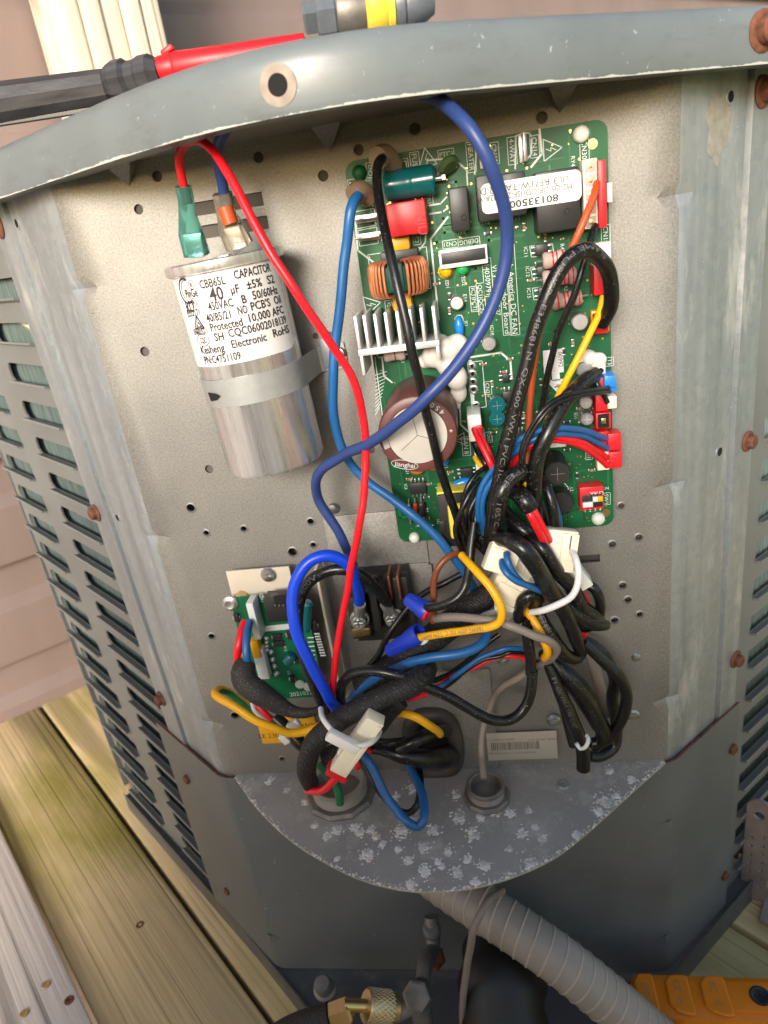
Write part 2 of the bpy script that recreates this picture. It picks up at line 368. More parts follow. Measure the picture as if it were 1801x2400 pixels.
def m_wood(name, tone, green=.5, up=False):
    m, n, p, L = newmat(name)
    oi = n.nodes.new('ShaderNodeObjectInfo'); tc = n.nodes.new('ShaderNodeTexCoord')
    ad = n.nodes.new('ShaderNodeVectorMath'); ad.operation = 'ADD'; L(tc.outputs['Object'], ad.inputs[0])
    sc_ = n.nodes.new('ShaderNodeVectorMath'); sc_.operation = 'SCALE'; sc_.inputs[3].default_value = 7
    cb = n.nodes.new('ShaderNodeCombineXYZ'); [L(oi.outputs['Random'], cb.inputs[i]) for i in range(3)]; L(cb.outputs[0], sc_.inputs[0]); L(sc_.outputs[0], ad.inputs[1])
    vec = ad.outputs[0]
    if up:
        rm_ = n.nodes.new('ShaderNodeMapping'); rm_.inputs['Rotation'].default_value = (0, R(90), 0); L(vec, rm_.inputs[0]); vec = rm_.outputs[0]
    n1 = tex(n, 'n', 7, 1.5, .4, vec=vec, stretch=(.10, 1, .3)); m1 = n.nodes.new('ShaderNodeMath'); m1.operation = 'MULTIPLY'; m1.inputs[1].default_value = 70; L(n1.outputs[0], m1.inputs[0]); wv = n.nodes.new('ShaderNodeMath'); wv.operation = 'SINE'; L(m1.outputs[0], wv.inputs[0]); fine = tex(n, 'n', 160, 6, .7, vec=vec, stretch=(.03, 2.2, 1))
    crk = tex(n, 'n', 15, 3, .45, vec=vec, stretch=(.02, 3.2, 1), dist=.2); alg = tex(n, 'n', 9, 4, vec=vec, stretch=(.6, 1.5, 1)); blot = tex(n, 'n', 9, 2, vec=vec, stretch=(.25, 1, 1))
    r = ramp(n, [(.0, mul(tone, .95)), (.6, tone), (.88, mul(tone, .62)), (1, mul(tone, .52))]); L(wv.outputs[0], r.inputs[0])
    r2 = ramp(n, [(.3, (.78, .76, .74, 1)), (.7, (1.12, 1.12, 1.12, 1))]); L(fine.outputs[0], r2.inputs[0])
    c = mixc(n, 1, r.outputs[0], r2.outputs[0], 'MULTIPLY')
    if green:
        ar = ramp(n, [(.42, (0, 0, 0, 1)), (.66, (green,) * 3 + (1,))]); L(alg.outputs[0], ar.inputs[0]); c = mixc(n, ar.outputs[0], c, srgb(158, 148, 66))
    cr_ = ramp(n, [(.488, (0, 0, 0, 1)), (.497, (.55, .55, .55, 1)), (.503, (.55, .55, .55, 1)), (.512, (0, 0, 0, 1))]); L(crk.outputs[0], cr_.inputs[0])
    br = ramp(n, [(.36, (0, 0, 0, 1)), (.5, (1, 1, 1, 1))]); L(blot.outputs[0], br.inputs[0]); cm = mixc(n, 1, cr_.outputs[0], br.outputs[0], 'MULTIPLY')
    c = mixc(n, cm, c, srgb(62, 46, 34)); L(c, p.inputs['Base Color']); p.inputs['Roughness'].default_value = .8
    hb = n.nodes.new('ShaderNodeMath'); hb.operation = 'SUBTRACT'; L(fine.outputs[0], hb.inputs[0]); L(cm, hb.inputs[1]); bump(n, hb.outputs[0], .55, .0015); return m
MT['wood'] = m_wood('mossy_deck_timber', srgb(228, 204, 154), .9)
MT['woodpale'] = m_wood('pale_dry_timber', srgb(248, 238, 226), .0)
MT['woodpost'] = m_wood('streaked_post_timber', srgb(242, 228, 208), .05, True)
MT['siding'] = plain('vinyl_siding', srgb(138, 121, 115), .5, var=.14, vs=14, bmp=.15, bs=160, stretch=(1, 1, .25))
MT['grass'] = plain('lawn', srgb(120, 132, 70), .9, var=.4, vs=30)
MT['meter'] = plain('orange_meter_shell', srgb(222, 126, 6), .42, var=.08, vs=120, dust=.2)
MT['conduit'] = plain('grey_flexible_conduit', srgb(152, 142, 132), .45, var=.1, vs=60, bmp=.2, bs=300, dust=.2)
MT['coil'] = plain('coil_fins', srgb(136, 152, 147), .6, .1, var=.5, vs=40, stretch=(30, 30, 1))
# ================================================================ the setting
DECKZ = -352.0
g = MB().add([(-60000, -60000, -950), (60000, -60000, -950), (60000, 60000, -950), (-60000, 60000, -950)], [[0, 1, 2, 3]])
g.build('ground', MT['grass'], kind='structure', org=(0, 0, -950))
dx, dy = V(.737, -.676, 0), V(.676, .737, 0)         # boards run along dx, lie side by side along dy
deck = bpy.data.objects.new('deck', None); COL.objects.link(deck); deck['kind'] = 'structure'; ORG[deck] = V(0, 0, DECKZ); deck.location = V(0, 0, DECKZ) * S
def board_mesh(L, W, T, name):
    mb = MB().box((0, 0, -T / 2), (L, W, T), bev=2.2); o = mb.build(name, MT['wood'], org=(0, 0, 0)); me = o.data; bpy.data.objects.remove(o); return me
bm1 = board_mesh(2600, 84.5, 36, 'plank'); bm2 = bm1.copy(); bm2.materials[0] = MT['woodpale']
pitch = 88.0
s1 = atz(186, 1659, DECKZ).dot(dy)                          # a seam measured on the boards
for k in range(-14, 12):
    c = dy * (s1 + (k + .5) * pitch) + V(0, 0, DECKZ) + dx * (60 * math.sin(k * 3.1))
    if k in (-1,): c.z += .6
    if k <= -2: c.z += 7
    o = inst(bm2 if k <= -2 else bm1, 'plank', deck, c, (random.uniform(-.004, .004), 0, math.atan2(dx.y, dx.x) + random.uniform(-.002, .002)))
# deck screws
scr = MB().lathe((0, 0, 0), (0, 0, 1), [(3.4, -1), (3.4, .3), (2.8, .7), (1.3, .5), (1.1, -.2), (0, -.2)], 14)
so_ = scr.build('deck_screw', MT['brass'], org=(0, 0, 0)); sm1 = so_.data; bpy.data.objects.remove(so_)
sm2 = sm1.copy(); sm2.materials[0] = MT['rust']
mcrop = crop(0, 1800, 700)
for (x, y, me_, zz) in [(255, 1205, sm1, 7), (385, 1290, sm2, 7), (135, 1365, sm1, 7), (1030, 490, sm2, 0), (780, 872, sm2, 0), (1165, 655, sm2, 0)]:
    q = mcrop(x, y); inst(me_, 'deck_screw', deck, atz(q[0], q[1], DECKZ + zz + .2))
# ---- house wall with dutch lap siding
wd = V(.7405, .6721, 0); wn = V(.6721, -.7405, 0); wa = atz(0, 1561, DECKZ); wa.z = 0
wall = thing('house_wall', 'pinkish beige house wall clad in horizontal lap siding behind the unit', 'wall', (wa.x, wa.y, DECKZ))
prof = [(0, 0), (16, .0), (17, 5), (15, 62), (5, 76), (2, 118), (0, 118)]
sb = MB(); Lw = 4200
n_ = len(prof)
vs = [wd * (-Lw / 2) + wn * a + V(0, 0, b) for a, b in prof] + [wd * (Lw / 2) + wn * a + V(0, 0, b) for a, b in prof]
sb.add(vs, [list(range(n_)), list(range(2 * n_ - 1, n_ - 1, -1))] + [[i, i + n_, (i + 1) % n_ + n_, (i + 1) % n_] for i in range(n_)])
so_ = sb.build('siding_board', MT['siding'], org=(0, 0, 0), smooth=20); sbm = so_.data; bpy.data.objects.remove(so_)
for k in range(-6, 18):
    inst(sbm, 'siding_board', wall, wa - wn * 11 + wd * 700 + V(0, 0, -283 + 117 * k))
mb = MB().box(wa - wn * 40 + wd * 700 + V(0, 0, 700), (Lw, 50, 3400), ax=Matrix((wd, -wn, V(0, 0, 1))).transposed()); mb.build('wall_sheathing', MT['siding'], wall)
# ---- weathered post standing by the wall
def onwall(px, py, off):
    r = ray(px, py); a = wa + wn * off; t = (a - CAMP).dot(wn) / r.dot(wn); return CAMP + r * t
pl, pr = onwall(138, 60, 100), onwall(358, 60, 100)
pc = (pl + pr) / 2; pw = (pr - pl).dot(wd)
post = MB()
for i in range(5):   # five slightly uneven laminations
    wI = pw / 5
    post.box(V(pc.x, pc.y, 400) + wd * (-pw / 2 + (i + .5) * wI) - wn * (45 - [0, 2, -1.5, 1.5, -.5][i]), (wI - .8, 88, 1600), ax=Matrix((wd, -wn, V(0, 0, 1))).transposed(), bev=3)
post.build('porch_post', MT['woodpost'], label='weathered streaky wooden post in front of the siding, above the unit', cat='post')
# ---- boarded screen added out of view behind the camera to shade the unit's lower half
SHADE_Y, SHADE_Z = -640.0, 172.0
blocker = thing('shade_screen', 'unseen boarded screen added to shade the lower half of the unit', 'light blocker', (0, SHADE_Y, DECKZ))
fb = MB().box((0, 0, 0), (100, 22, SHADE_Z - DECKZ + 40), bev=2).build('shade_board', MT['wood'], org=(0, 0, 0)); fme = fb.data; bpy.data.objects.remove(fb)
for k in range(-4, 4):
    inst(fme, 'shade_board', blocker, (k * 103, SHADE_Y, (SHADE_Z + DECKZ - 40) / 2 + random.uniform(-4, 4)))
# ================================================================ the condenser unit
LF, RF = -120.0, 134.0                                  # folds at the two ends of the back panel
dl, dr = V(math.cos(R(140)), math.sin(R(140)), 0), V(math.cos(R(43)), math.sin(R(43)), 0)
nl, nr = V(-dl.y, dl.x, 0) * 1, V(dr.y, -dr.x, 0)       # outward normals of the two side faces
if nl.y > 0: nl = -nl
PL, PR = V(LF, 0, 0), V(RF, 0, 0)
SHZ, BZ, RIMB, RIMT = -160.0, -331.0, 160.0, 178.5
unit = thing('condenser_unit', 'open grey metal outdoor condenser unit with its control box cover removed', 'air conditioner', (0, 0, DECKZ))
def cut(o, cutter, name='c'):
    co_ = cutter.build(name, MT['dark'], org=ORG[o], smooth=0)
    md = o.modifiers.new('b', 'BOOLEAN'); md.object = co_; md.operation = 'DIFFERENCE'; md.solver = 'EXACT'
    bpy.context.view_layer.update()
    dg = bpy.context.evaluated_depsgraph_get(); me = bpy.data.meshes.new_from_object(o.evaluated_get(dg))
    old = o.data; o.modifiers.clear(); o.data = me; bpy.data.meshes.remove(old); cm = co_.data; bpy.data.objects.remove(co_); bpy.data.meshes.remove(cm)
    me.polygons.foreach_set('use_smooth', [True] * len(me.polygons)); me.set_sharp_from_angle(angle=R(30))
    return o
bp = MB().box(((LF + 14 + RF - 14) / 2, .6, 4), (RF - LF - 28, 1.2, 336)).build('back_panel', MT['panel'], unit)
holes = []   # (px,py,px diameter)
for x, y, d in [(1118, 680, 46), (680, 762, 46), (600, 905, 42), (1552, 648, 46), (1398, 760, 46)]: holes.append((*A_(x, y), d * .5))
for x, y, d in [(134, 557, 50), (682, 508, 50)]: holes.append((*B_(x, y), d * .5))
for x, y, d in [(627, 782, 42), (905, 1290, 38), (826, 1457, 36), (1365, 715, 26), (1425, 708, 26), (1470, 790, 46), (1605, 1205, 34)]: holes.append((*C_(x, y), d * .5))
for x, y, d in [(1318, 98, 40), (1432, 302, 44), (1260, 348, 46), (1328, 615, 46), (1362, 707, 44), (1440, 802, 42), (1275, 840, 46)]: holes.append((*G_(x, y), d * .33))
for x, y, d in [(590, 52, 36), (605, 182, 30), (218, 92, 32), (490, 222, 50), (10, 115, 30), (40, 690, 34), (430, 1370, 26), (170, 1130, 44)]: holes.append((*F_(x, y), d * .39))
for x, y, d in [(1240, 382, 40)]: holes.append((*F_(x, y), d * .39))
cutm = MB()
for x, y, d in holes:
    p = at(x, y); r = d / 2 / ppm(p); cutm.cyl(V(p.x, -6, p.z), (0, 1, 0), r, 14, 20)
for (c0, c1) in [((C_(800, 195)), C_(1137, 120)), (C_(850, 278), C_(1160, 222)), (G_(930, 440), G_(1180, 436))]:
    a, b = at(*c0[:2]), at(*c1[:2]); hh = 5.2 if c1[1] < 900 else 4.2
    cutm.box(((a.x + b.x) / 2, 0, b.z), (b.x - a.x, 14, hh))
cut(bp, cutm)
for x, y, d in [h for h in holes if h[1] > 1060]:       # pierced holes with a raised lip
    p = at(x, y); r = d / 2 / ppm(p)
    MB().lathe(V(p.x, 0, p.z), (0, -1, 0), [(r + .9, .03), (r + .5, .35), (r + .1, .4), (r - .02, -1.0)], 20, caps=False).build('raised_hole_rim', MT['panel'], bp)
MB().box((7, 3.0, 92), (236, 3, 158)).build('insulation_board', MT['insul'], unit)
MB().box((7, 9, -70), (236, 3, 180)).build('rear_baffle', MT['insul'], unit)
# cover plates pressed onto the panel
def plate(name, c0, c1, h=1.0, mat='panel', parent=None, bev=.4):
    a, b = at(*c0[:2], h), at(*c1[:2], h)
    return MB().box(((a.x + b.x) / 2, -h / 2 - .03, (a.z + b.z) / 2), (abs(b.x - a.x), h, abs(a.z - b.z)), bev=bev).build(name, MT[mat], parent or unit)
plate('cover_plate', F_(655, 30), F_(1330, 900), 1.2)
plate('cover_plate', F_(1000, 905), F_(1640, 1440), 2.0)
plate('mounting_plate', F_(640, 330), F_(1290, 620), 2.4)
# small pan head screws on the panel
ph = MB().lathe((0, 0, 0), (0, -1, 0), [(4.2, 0), (4.2, .8), (3.2, 2.0), (1.2, 2.4), (0, 2.4)], 20).box((0, -2.3, 0), (3.6, .5, .6)).box((0, -2.3, 0), (.6, .5, 3.6))
so_ = ph.build('pan_head_screw', MT['steel'], org=(0, 0, 0)); phm = so_.data; bpy.data.objects.remove(so_)
for x, y, h, k in [(548, 1095, 1, .75), (880, 1485, 2, .85), (1395, 1450, 0, .8), (1415, 1080, 0, .55), (410, 1440, 0, .6)]:
    q = G_(x, y); o = inst(phm, 'pan_head_screw', unit, at(q[0], q[1], h), (0, random.uniform(0, 3), 0)); o.scale = (k, k, k)
for x, y in [(1470, 790), (1440, 1460)]:
    q = C_(x, y); o = inst(phm, 'pan_head_screw', unit, at(q[0], q[1], 1), (0, random.uniform(0, 3), 0)); o.scale = (.7, .7, .7)
# ---- folded corner posts with stamped darts
def post_mesh(P0, inw, d, n_out, T_edge, T_seam, darts, zlo, zhi, shear=0):
    """strip of the back panel, fold, then the side face; darts = z centres where the fold is pressed in"""
    mb = MB(); zs = [zlo, zhi]
    for z in darts: zs += [z + 4.5, z, z - 5.5]
    zs = sorted(set(zs))
    rows = []
    for z in zs:
        push = 0
        for zc in darts:
            if abs(zc - z) < .5: push = 1
        sh = shear * (z - 100)
        p1 = P0 + inw * 14; p2 = P0 + inw * 5.5; f0 = P0 + (inw + d) * 1.55; f1 = P0 + d * 5.5
        if push:
            mid = P0 + inw * 1 + d * 1 - n_out * 1.9 + V(0, 1.2, 0); p2 = P0 + inw * 9; f0 = mid; f1 = P0 + d * 8
        row = [p1, p2, f0, f1, P0 + d * max(T_seam * .5, 14), P0 + d * (T_seam - 2 + sh), P0 + d * (T_seam - 1 + sh) - n_out * 1.6, P0 + d * (T_seam + .4 + sh) - n_out * 1.6, P0 + d * (T_seam + 1.2 + sh) + n_out * 1.2, P0 + d * (T_edge - 1 + sh) + n_out * 1.2, P0 + d * (T_edge + sh) + n_out * .2, P0 + d * (T_edge + sh) - n_out * 7]
        rows.append([p + V(0, 0, z) for p in row])
    w_ = len(rows[0])
    fs = []; ms = []
    for i in range(len(rows) - 1):
        for j in range(w_ - 1):
            fs.append([i * w_ + j, i * w_ + j + 1, (i + 1) * w_ + j + 1, (i + 1) * w_ + j]); ms.append(0 if j <= 1 else 1)
    b = len(mb.v); mb.v += [p for r in rows for p in r]; mb.f += fs; mb.m += ms
    return mb
LE, LS, RE, RS = 80.0, 56.0, 66.0, 47.0
SHL = .045
ldarts = [at(*c0[:2])[2] for c0 in (C_(310, 518), crop(0, 1100, 600, 1659)(985, 450), crop(0, 1100, 600, 1659)(1370, 1660))]
rdarts = [at(*P_(430, 590)[:2]).z, at(*O_(520, 985)[:2]).z, at(*P_(430, 1830)[:2]).z]
lp = post_mesh(PL, V(1, 0, 0), dl, nl, LE, LS, ldarts, -175, 172, SHL); lpo = lp.build('corner_post', [MT['panel'], MT['galv']], unit, smooth=25)
rp = post_mesh(PR, V(-1, 0, 0), dr, nr, RE, RS, rdarts, -175, 172); rpo = rp.build('corner_post', [MT['panel'], MT['galv']], unit, smooth=25)
# ---- louvred side panels
def louver_panel(P0, d, n_out, t0, t1, cols, z_top, pitch, rows, zlo, zhi, shear, setback):
    dz = V(0, 0, 1)
    o0 = P0 - n_out * setback
    sh = lambda t, z: o0 + d * (t + shear * (z - 100)) + dz * z
    mb = MB(); mb.add([sh(t0, zlo), sh(t1, zlo), sh(t1, zhi), sh(t0, zhi)], [[0, 1, 2, 3]])
    back = [v - n_out * 1.2 for v in mb.v]; mb.add(back, [[3, 2, 1, 0]]); 
    for i in range(4): mb.f.append([i, (i + 1) % 4, (i + 1) % 4 + 4, i + 4]); mb.m.append(0)
    po = mb.build('louver_panel', MT['louvpaint'], unit)
    cm = MB(); spots = []
    for (ta, tb) in cols:
        for k in range(rows):
            zb = z_top - k * pitch
            if zb < zlo + 6: break
            hgt = pitch * .48; r = hgt * .5; q = []
            pl_ = [(ta, zb), (ta, zb + hgt), (tb - r, zb + hgt)] + [(tb - r + r * math.sin(a), zb + hgt - hgt * .55 + hgt * .55 * math.cos(a)) for a in (R(30), R(60), R(90))] + [(tb, zb + hgt * .25), (tb - 4, zb)]
            a_ = [sh(t, z) + n_out * 4 for t, z in pl_]; b_ = [p - n_out * 10 for p in a_]; n = len(a_)
            cm.add(a_ + b_, [list(range(n)), list(range(2 * n - 1, n - 1, -1))] + [[i, i + n, (i + 1) % n + n, (i + 1) % n] for i in range(n)])
            spots.append((ta, tb, zb, hgt))
    cut(po, cm)
    ta, tb = cols[0]; lip = MB()
    L = tb - ta - 5
    for (y0, z0, y1, z1) in [(0, -.4, 4.5, 1.6), ]:
        lip.add([d * 0 + n_out * 0 + dz * -1.4, d * L + n_out * 0 + dz * -1.4, d * L + n_out * 4.2 + dz * .2, n_out * 4.2 + dz * .2, n_out * 0 + dz * .1, d * L + dz * .1, d * L + n_out * 3.6 + dz * 1.3, n_out * 3.6 + dz * 1.3], [[0, 1, 2, 3], [4, 5, 6, 7], [3, 2, 6, 7], [0, 3, 7, 4], [1, 2, 6, 5], [0, 1, 5, 4]])
    lo = lip.build('louver_lip', MT['louvpaint'], org=(0, 0, 0)); lm = lo.data; bpy.data.objects.remove(lo)
    for (a, b, zb, hg) in spots:
        inst(lm, 'louver_lip', po, sh(a, zb))
    return po
LEND = 262.0
louver_panel(PL, dl, nl, LE + 1.5, LEND, [(93, 163), (196, 254)], 117, 24.2, 19, BZ - 4, 172, .06, 4)
louver_panel(PR, dr, nr, RE + 2, 560, [(88, 150), (176, 238)], 117 + 24 * 2, 24.2, 22, BZ - 4, 172, 0, 4)
for (P0, d, n_o, te) in ((PL, dl, nl, LEND), (PR, dr, nr, 520)):     # condenser coil behind the louvres
    a = P0 + d * 74 - n_o * 15; b = P0 + d * te - n_o * 15
    cl = MB().add([a + V(0, 0, BZ), b + V(0, 0, BZ), b + V(0, 0, 170), a + V(0, 0, 170)], [[0, 1, 2, 3]])
    nf = 70
    for k in range(nf):
        c = a + (b - a) * (k / nf); cl.add([c + V(0, 0, BZ), c + n_o * 6 + V(0, 0, BZ), c + n_o * 6 + V(0, 0, 170), c + V(0, 0, 170)], [[0, 1, 2, 3]])
    cl.build('coil_fins', MT['coil'], unit, recalc=False)
a = PL + dl * LEND - nl * 4; b = a - nl * 420                       # rear face of the left side
MB().prism([(0, BZ), (430, BZ), (430, 172), (0, 172)], a + dl * -1.5, -nl, V(0, 0, 1), dl * 1.4).build('rear_panel', MT['louvpaint'], unit)
# ---- rim: curved top cap above the opening
RIMC = [(-420, 191), (-300, 109), (-200, 41.4), (-140, .6), (-105, -23.2), (-82, -38.8), (-60, -53.4), (-40, -65.2), (-20, -74.0), (3, -78.6), (26, -77.0), (48, -69.2), (68, -58.2), (83, -49.4), (114, -30.8), (140, -15.2), (159, -3.8), (240, 44.8), (520, 213)]
def rimcurve(): return spline([V(x, y, 0) for x, y in RIMC], 5)
rprof = [(-16, 161.5), (-2, 160.8), (0, 160.2), (.6, 162), (.6, 172), (.2, 175.5), (-1.6, 178.0), (-5, 178.9), (-20, 179.2)]
base = rimcurve()
fr = []
for i, p in enumerate(base):
    t = (base[min(i + 1, len(base) - 1)] - base[max(i - 1, 0)]).normalized(); fr.append((p, V(t.y, -t.x, 0)))
rm = MB(); w_ = len(rprof)
rm.v = [p + n * a + V(0, 0, z) for p, n in fr for a, z in rprof]
for i in range(len(fr) - 1):
    for j in range(w_ - 1): rm.f.append([i * w_ + j, (i + 1) * w_ + j, (i + 1) * w_ + j + 1, i * w_ + j + 1]); rm.m.append(0)
rim = rm.build('top_cap_rim', MT['rim'], unit, smooth=50)
topc = MB(); tv = [p - n * 20 + V(0, 0, 179.2) for p, n in fr]; ctr = V(8, 300, 181)
topc.add(tv + [ctr], [[i, i + 1, len(tv)] for i in range(len(tv) - 1)]); topc.build('top_plate', MT['rim'], unit)
# flange bent forward at the head of the back panel
fl = MB(); fv = [p - n * 1.5 for p, n in fr if p.y < 5]
fl.add([v + V(0, 0, 166) for v in fv] + [V(v.x, 1, 166) for v in fv], [[i, i + 1, i + 1 + len(fv), i + len(fv)] for i in range(len(fv) - 1)])
fl.add([v + V(0, 0, 164.8) for v in fv] + [V(v.x, 1, 164.8) for v in fv], [[i, i + 1, i + 1 + len(fv), i + len(fv)] for i in range(len(fv) - 1)])
fl.build('top_flange', MT['panel'], unit, recalc=False)
for c0 in (A_(545, 705), A_(1420, 525), B_(765, 352)):
    p = at(*c0[:2]); x = p.x
    MB().add([V(x - 6, 0, 165), V(x + 6, 0, 165), V(x - 1, 0, 156), V(x - 6, -9, 165), V(x + 6, -9, 165)], [[0, 3, 4, 1], [0, 2, 3], [1, 4, 2], [2, 4, 3], [0, 1, 2]]).build('stamped_gusset', MT['panel'], unit, smooth=20)
MT['bare'] = plain('bare_primer', srgb(150, 138, 126), .7, .1, var=.3, vs=260, bmp=.3)
# screw hole in the rim with its bare ring
hx = A_(1203, 368); 
def rimhit(px, py, off=.8):
    r = ray(px, py).normalized(); t = 120.0
    while t < 900:
        q = CAMP + r * t
        for a_, b_ in zip(base, base[1:]):
            if a_.x <= q.x <= b_.x:
                if q.y >= a_.y + (b_.y - a_.y) * (q.x - a_.x) / (b_.x - a_.x) - off: return q, V((b_ - a_).y, -(b_ - a_).x, 0).normalized()
        t += .25
q, nrm = rimhit(hx[0], hx[1])
MB().lathe(q, nrm, [(5.6, -.6), (5.5, .15), (4.6, .3), (3.0, .35), (2.8, .1)], 32, ms=[0, 0, 0, 1]).build('bare_metal_ring', [MT['bare'], MT['rust']], rim)
MB().lathe(q, nrm, [(2.9, .1), (2.9, .25), (0, .25)], 24).build('screw_hole', MT['dark'], rim)
# rusty hex head screws
hs = MB().lathe((0, 0, 0), (0, -1, 0), [(5.2, 0), (5.4, .6), (4.8, 1.1), (3.6, 1.3), (3.5, 3.6), (2.6, 4.2), (1.0, 4.0), (0, 3.9)], 6 * 3)
so_ = hs.build('hex_head_screw', MT['rust'], org=(0, 0, 0)); hsm = so_.data; bpy.data.objects.remove(so_)
def sidehit(P0, d, n_o, px, py):
    r = ray(px, py); t = (P0 - CAMP).dot(n_o) / r.dot(n_o); return CAMP + r * t
rz_l, rz_r = math.atan2(-nl.x, nl.y) + math.pi, math.atan2(nr.x, -nr.y)
def rotn(nv): return V(0, -1, 0).rotation_difference(nv).to_euler()
q, nrm = rimhit(1645, 68, .3); o = inst(hsm, 'hex_head_screw', rim, q, rotn(nrm)); o.scale = (1.25,) * 3
for (px, py, k) in [(1640, 200, 1.15), (1609, 952, 1.0), (1584, 1422, 1.0), (1572, 1612, .95), (1556, 1885, .9), (1548, 1985, .8)]:
    o = inst(hsm, 'hex_head_screw', unit, sidehit(PR, dr, nr, px, py) + nr * 1.2, rotn(nr)); o.scale = (k, k, k)
c0_ = crop(0, 1100, 600, 1659)
for (px, py, k) in [(*C_(8, 235), 1.2), (*c0_(640, 275), 1.0), (*c0_(1060, 1478), 1.0), (*c0_(1240, 1990), .9), (*crop(0, 1800, 700)(1283, 668), .8)]:
    o = inst(hsm, 'hex_head_screw', unit, sidehit(PL, dl, nl, px, py) + nl * 1.2, rotn(nl)); o.scale = (k, k, k)
for (px, py) in [O_(862, 350), P_(703, 390)]:
    p = sidehit(PR, dr, nr, px, py); MB().lathe(p - nr * .2, nr, [(3.4, 0), (3.0, .5), (2.1, .55), (2.0, .3), (0, .28)], 18, ms=[0, 0, 1, 1]).build('screw_hole', [MT['galv'], MT['dark']], rpo)
for (px, py) in [C_(75, 228), c0_(765, 312)]:
    p = sidehit(PL, dl, nl, px, py); MB().lathe(p - nl * .2, nl, [(3.0, 0), (2.8, .5), (2.0, .55), (1.9, .3), (0, .28)], 18, ms=[0, 0, 1, 1]).build('screw_hole', [MT['galv'], MT['dark']], lpo)
# ---- lower front panel and the curved shelf
lowp = MB()
row = [PL + dl * (LE + 3), PL + dl * 3, PL + V(3, 0, 0), PR - V(3, 0, 0), PR + dr * 3, PR + dr * (RE + 2)]
outn = [nl, nl, (nl + V(0, -1, 0)).normalized(), (nr + V(0, -1, 0)).normalized(), nr, nr]
row = [p + n * 2.6 for p, n in zip(row, outn)]
rows = []
for z, e in ((SHZ - .5, 0), (SHZ - 40, 0), (SHZ - 100, 0), (BZ, 0)): rows.append([p + V(0, 0, z) + (V(0, 0, 0)) for p in row])
lowp.v = [p for r_ in rows for p in r_] + [p - n * 1.4 + V(0, 0, SHZ - .5) for p, n in zip(row, outn)]
for i in range(3):
    for j in range(5): lowp.f.append([i * 6 + j, i * 6 + j + 1, (i + 1) * 6 + j + 1, (i + 1) * 6 + j]); lowp.m.append(0)
for j in range(5): lowp.f.append([j, j + 1, 24 + j + 1, 24 + j]); lowp.m.append(1)
lowo = lowp.build('lower_panel', [MT['lowpaint'], MT['rust']], unit, smooth=25)
for zc, P0, d, iw in ((-205, PR, dr, V(-1, 0, 0)), (-300, PR, dr, V(-1, 0, 0)), (-300, PL, dl, V(1, 0, 0))):
    c = P0 + V(0, -2.4, zc); MB().add([c + iw * 8, c + d * 8 + V(0, 0, 0), c + V(0, -.5, 3), c + V(0, -.9, -4)], [[0, 2, 1], [0, 3, 2], [1, 2, 3], [0, 1, 3]]).build('stamped_gusset', MT['lowpaint'], lowo, smooth=0)
shp = [(505, 1685), (550, 1738), (600, 1790), (650, 1830), (700, 1860), (750, 1886), (800, 1905), (865, 1920), (930, 1925), (990, 1921), (1050, 1910), (1125, 1886), (1200, 1850), (1250, 1813), (1300, 1770), (1370, 1706), (1435, 1640)]
edge = [atz(x, y, SHZ) for x, y in shp]; edge[0].y = -2; edge[-1].y = -2
edge = spline(edge, 5)
def shelf_y(x):
    for a, b in zip(edge, edge[1:]):
        if a.x <= x <= b.x: return a.y + (b.y - a.y) * (x - a.x) / (b.x - a.x)
    return 0
sh = MB(); n_ = len(edge)
loopv = [V(edge[0].x, .5, SHZ)] + edge + [V(edge[-1].x, .5, SHZ)]
sh.prism([(p.x, p.y) for p in loopv], V(0, 0, SHZ), V(1, 0, 0), V(0, 1, 0), V(0, 0, -1.6))
shelf = sh.build('cable_shelf', MT['shelf'], unit, smooth=30)
B1 = atz(738, 1716, SHZ); B2 = atz(1052, 1722, SHZ); B3 = atz(1217, 1695, SHZ)
cut(shelf, MB().cyl(B1 - V(0, 0, 9), (0, 0, 1), 13, 18, 28).cyl(B2 - V(0, 0, 9), (0, 0, 1), 8.6, 18, 24).cyl(B3 - V(0, 0, 9), (0, 0, 1), 1.9, 18, 14))
MB().lathe(B3, (0, 0, 1), [(3.4, -.2), (3.0, .6), (2.2, .7), (1.9, -.6)], 16).build('raised_hole_rim', MT['galv'], shelf)
# white corrosion crusts on the shelf and along its edge
cr_ = MB(); rnd = random.Random(3)
def crust_at(x, y, r, flat=.35, z=0): cr_.ball(V(x, y, SHZ + z), r, sc=(1, rnd.uniform(.7, 1.2), flat), sub=2 if r > .45 else 1, jit=.22)
cl_px = [(545, 335, 40), (560, 250, 25), (440, 250, 26), (500, 240, 30), (575, 275, 20), (690, 355, 26), (655, 318, 18), (745, 310, 30), (780, 250, 34), (830, 325, 22), (860, 400, 34), (750, 395, 36), (795, 365, 22), (810, 380, 12), (900, 352, 22), (960, 375, 36), (920, 262, 46), (870, 205, 46), (945, 205, 20), (995, 180, 34), (1050, 190, 24), (1090, 265, 30), (1165, 280, 24), (1050, 315, 16), (860, 125, 26), (690, 210, 40), (665, 250, 46), (705, 105, 30), (600, 300, 16), (520, 260, 20), (360, 235, 16), (405, 270, 26), (330, 150, 22), (200, 75, 26), (1380, 150, 46), (1365, 185, 30), (1420, 130, 30), (1285, 265, 20), (1120, 370, 40), (930, 440, 34), (700, 445, 26), (1400, 40, 20), (1480, 70, 24), (1115, 180, 14), (1140, 240, 12), (260, 110, 14), (440, 350, 12), (650, 130, 22)]
sc8 = crop(500, 1780, 1100)
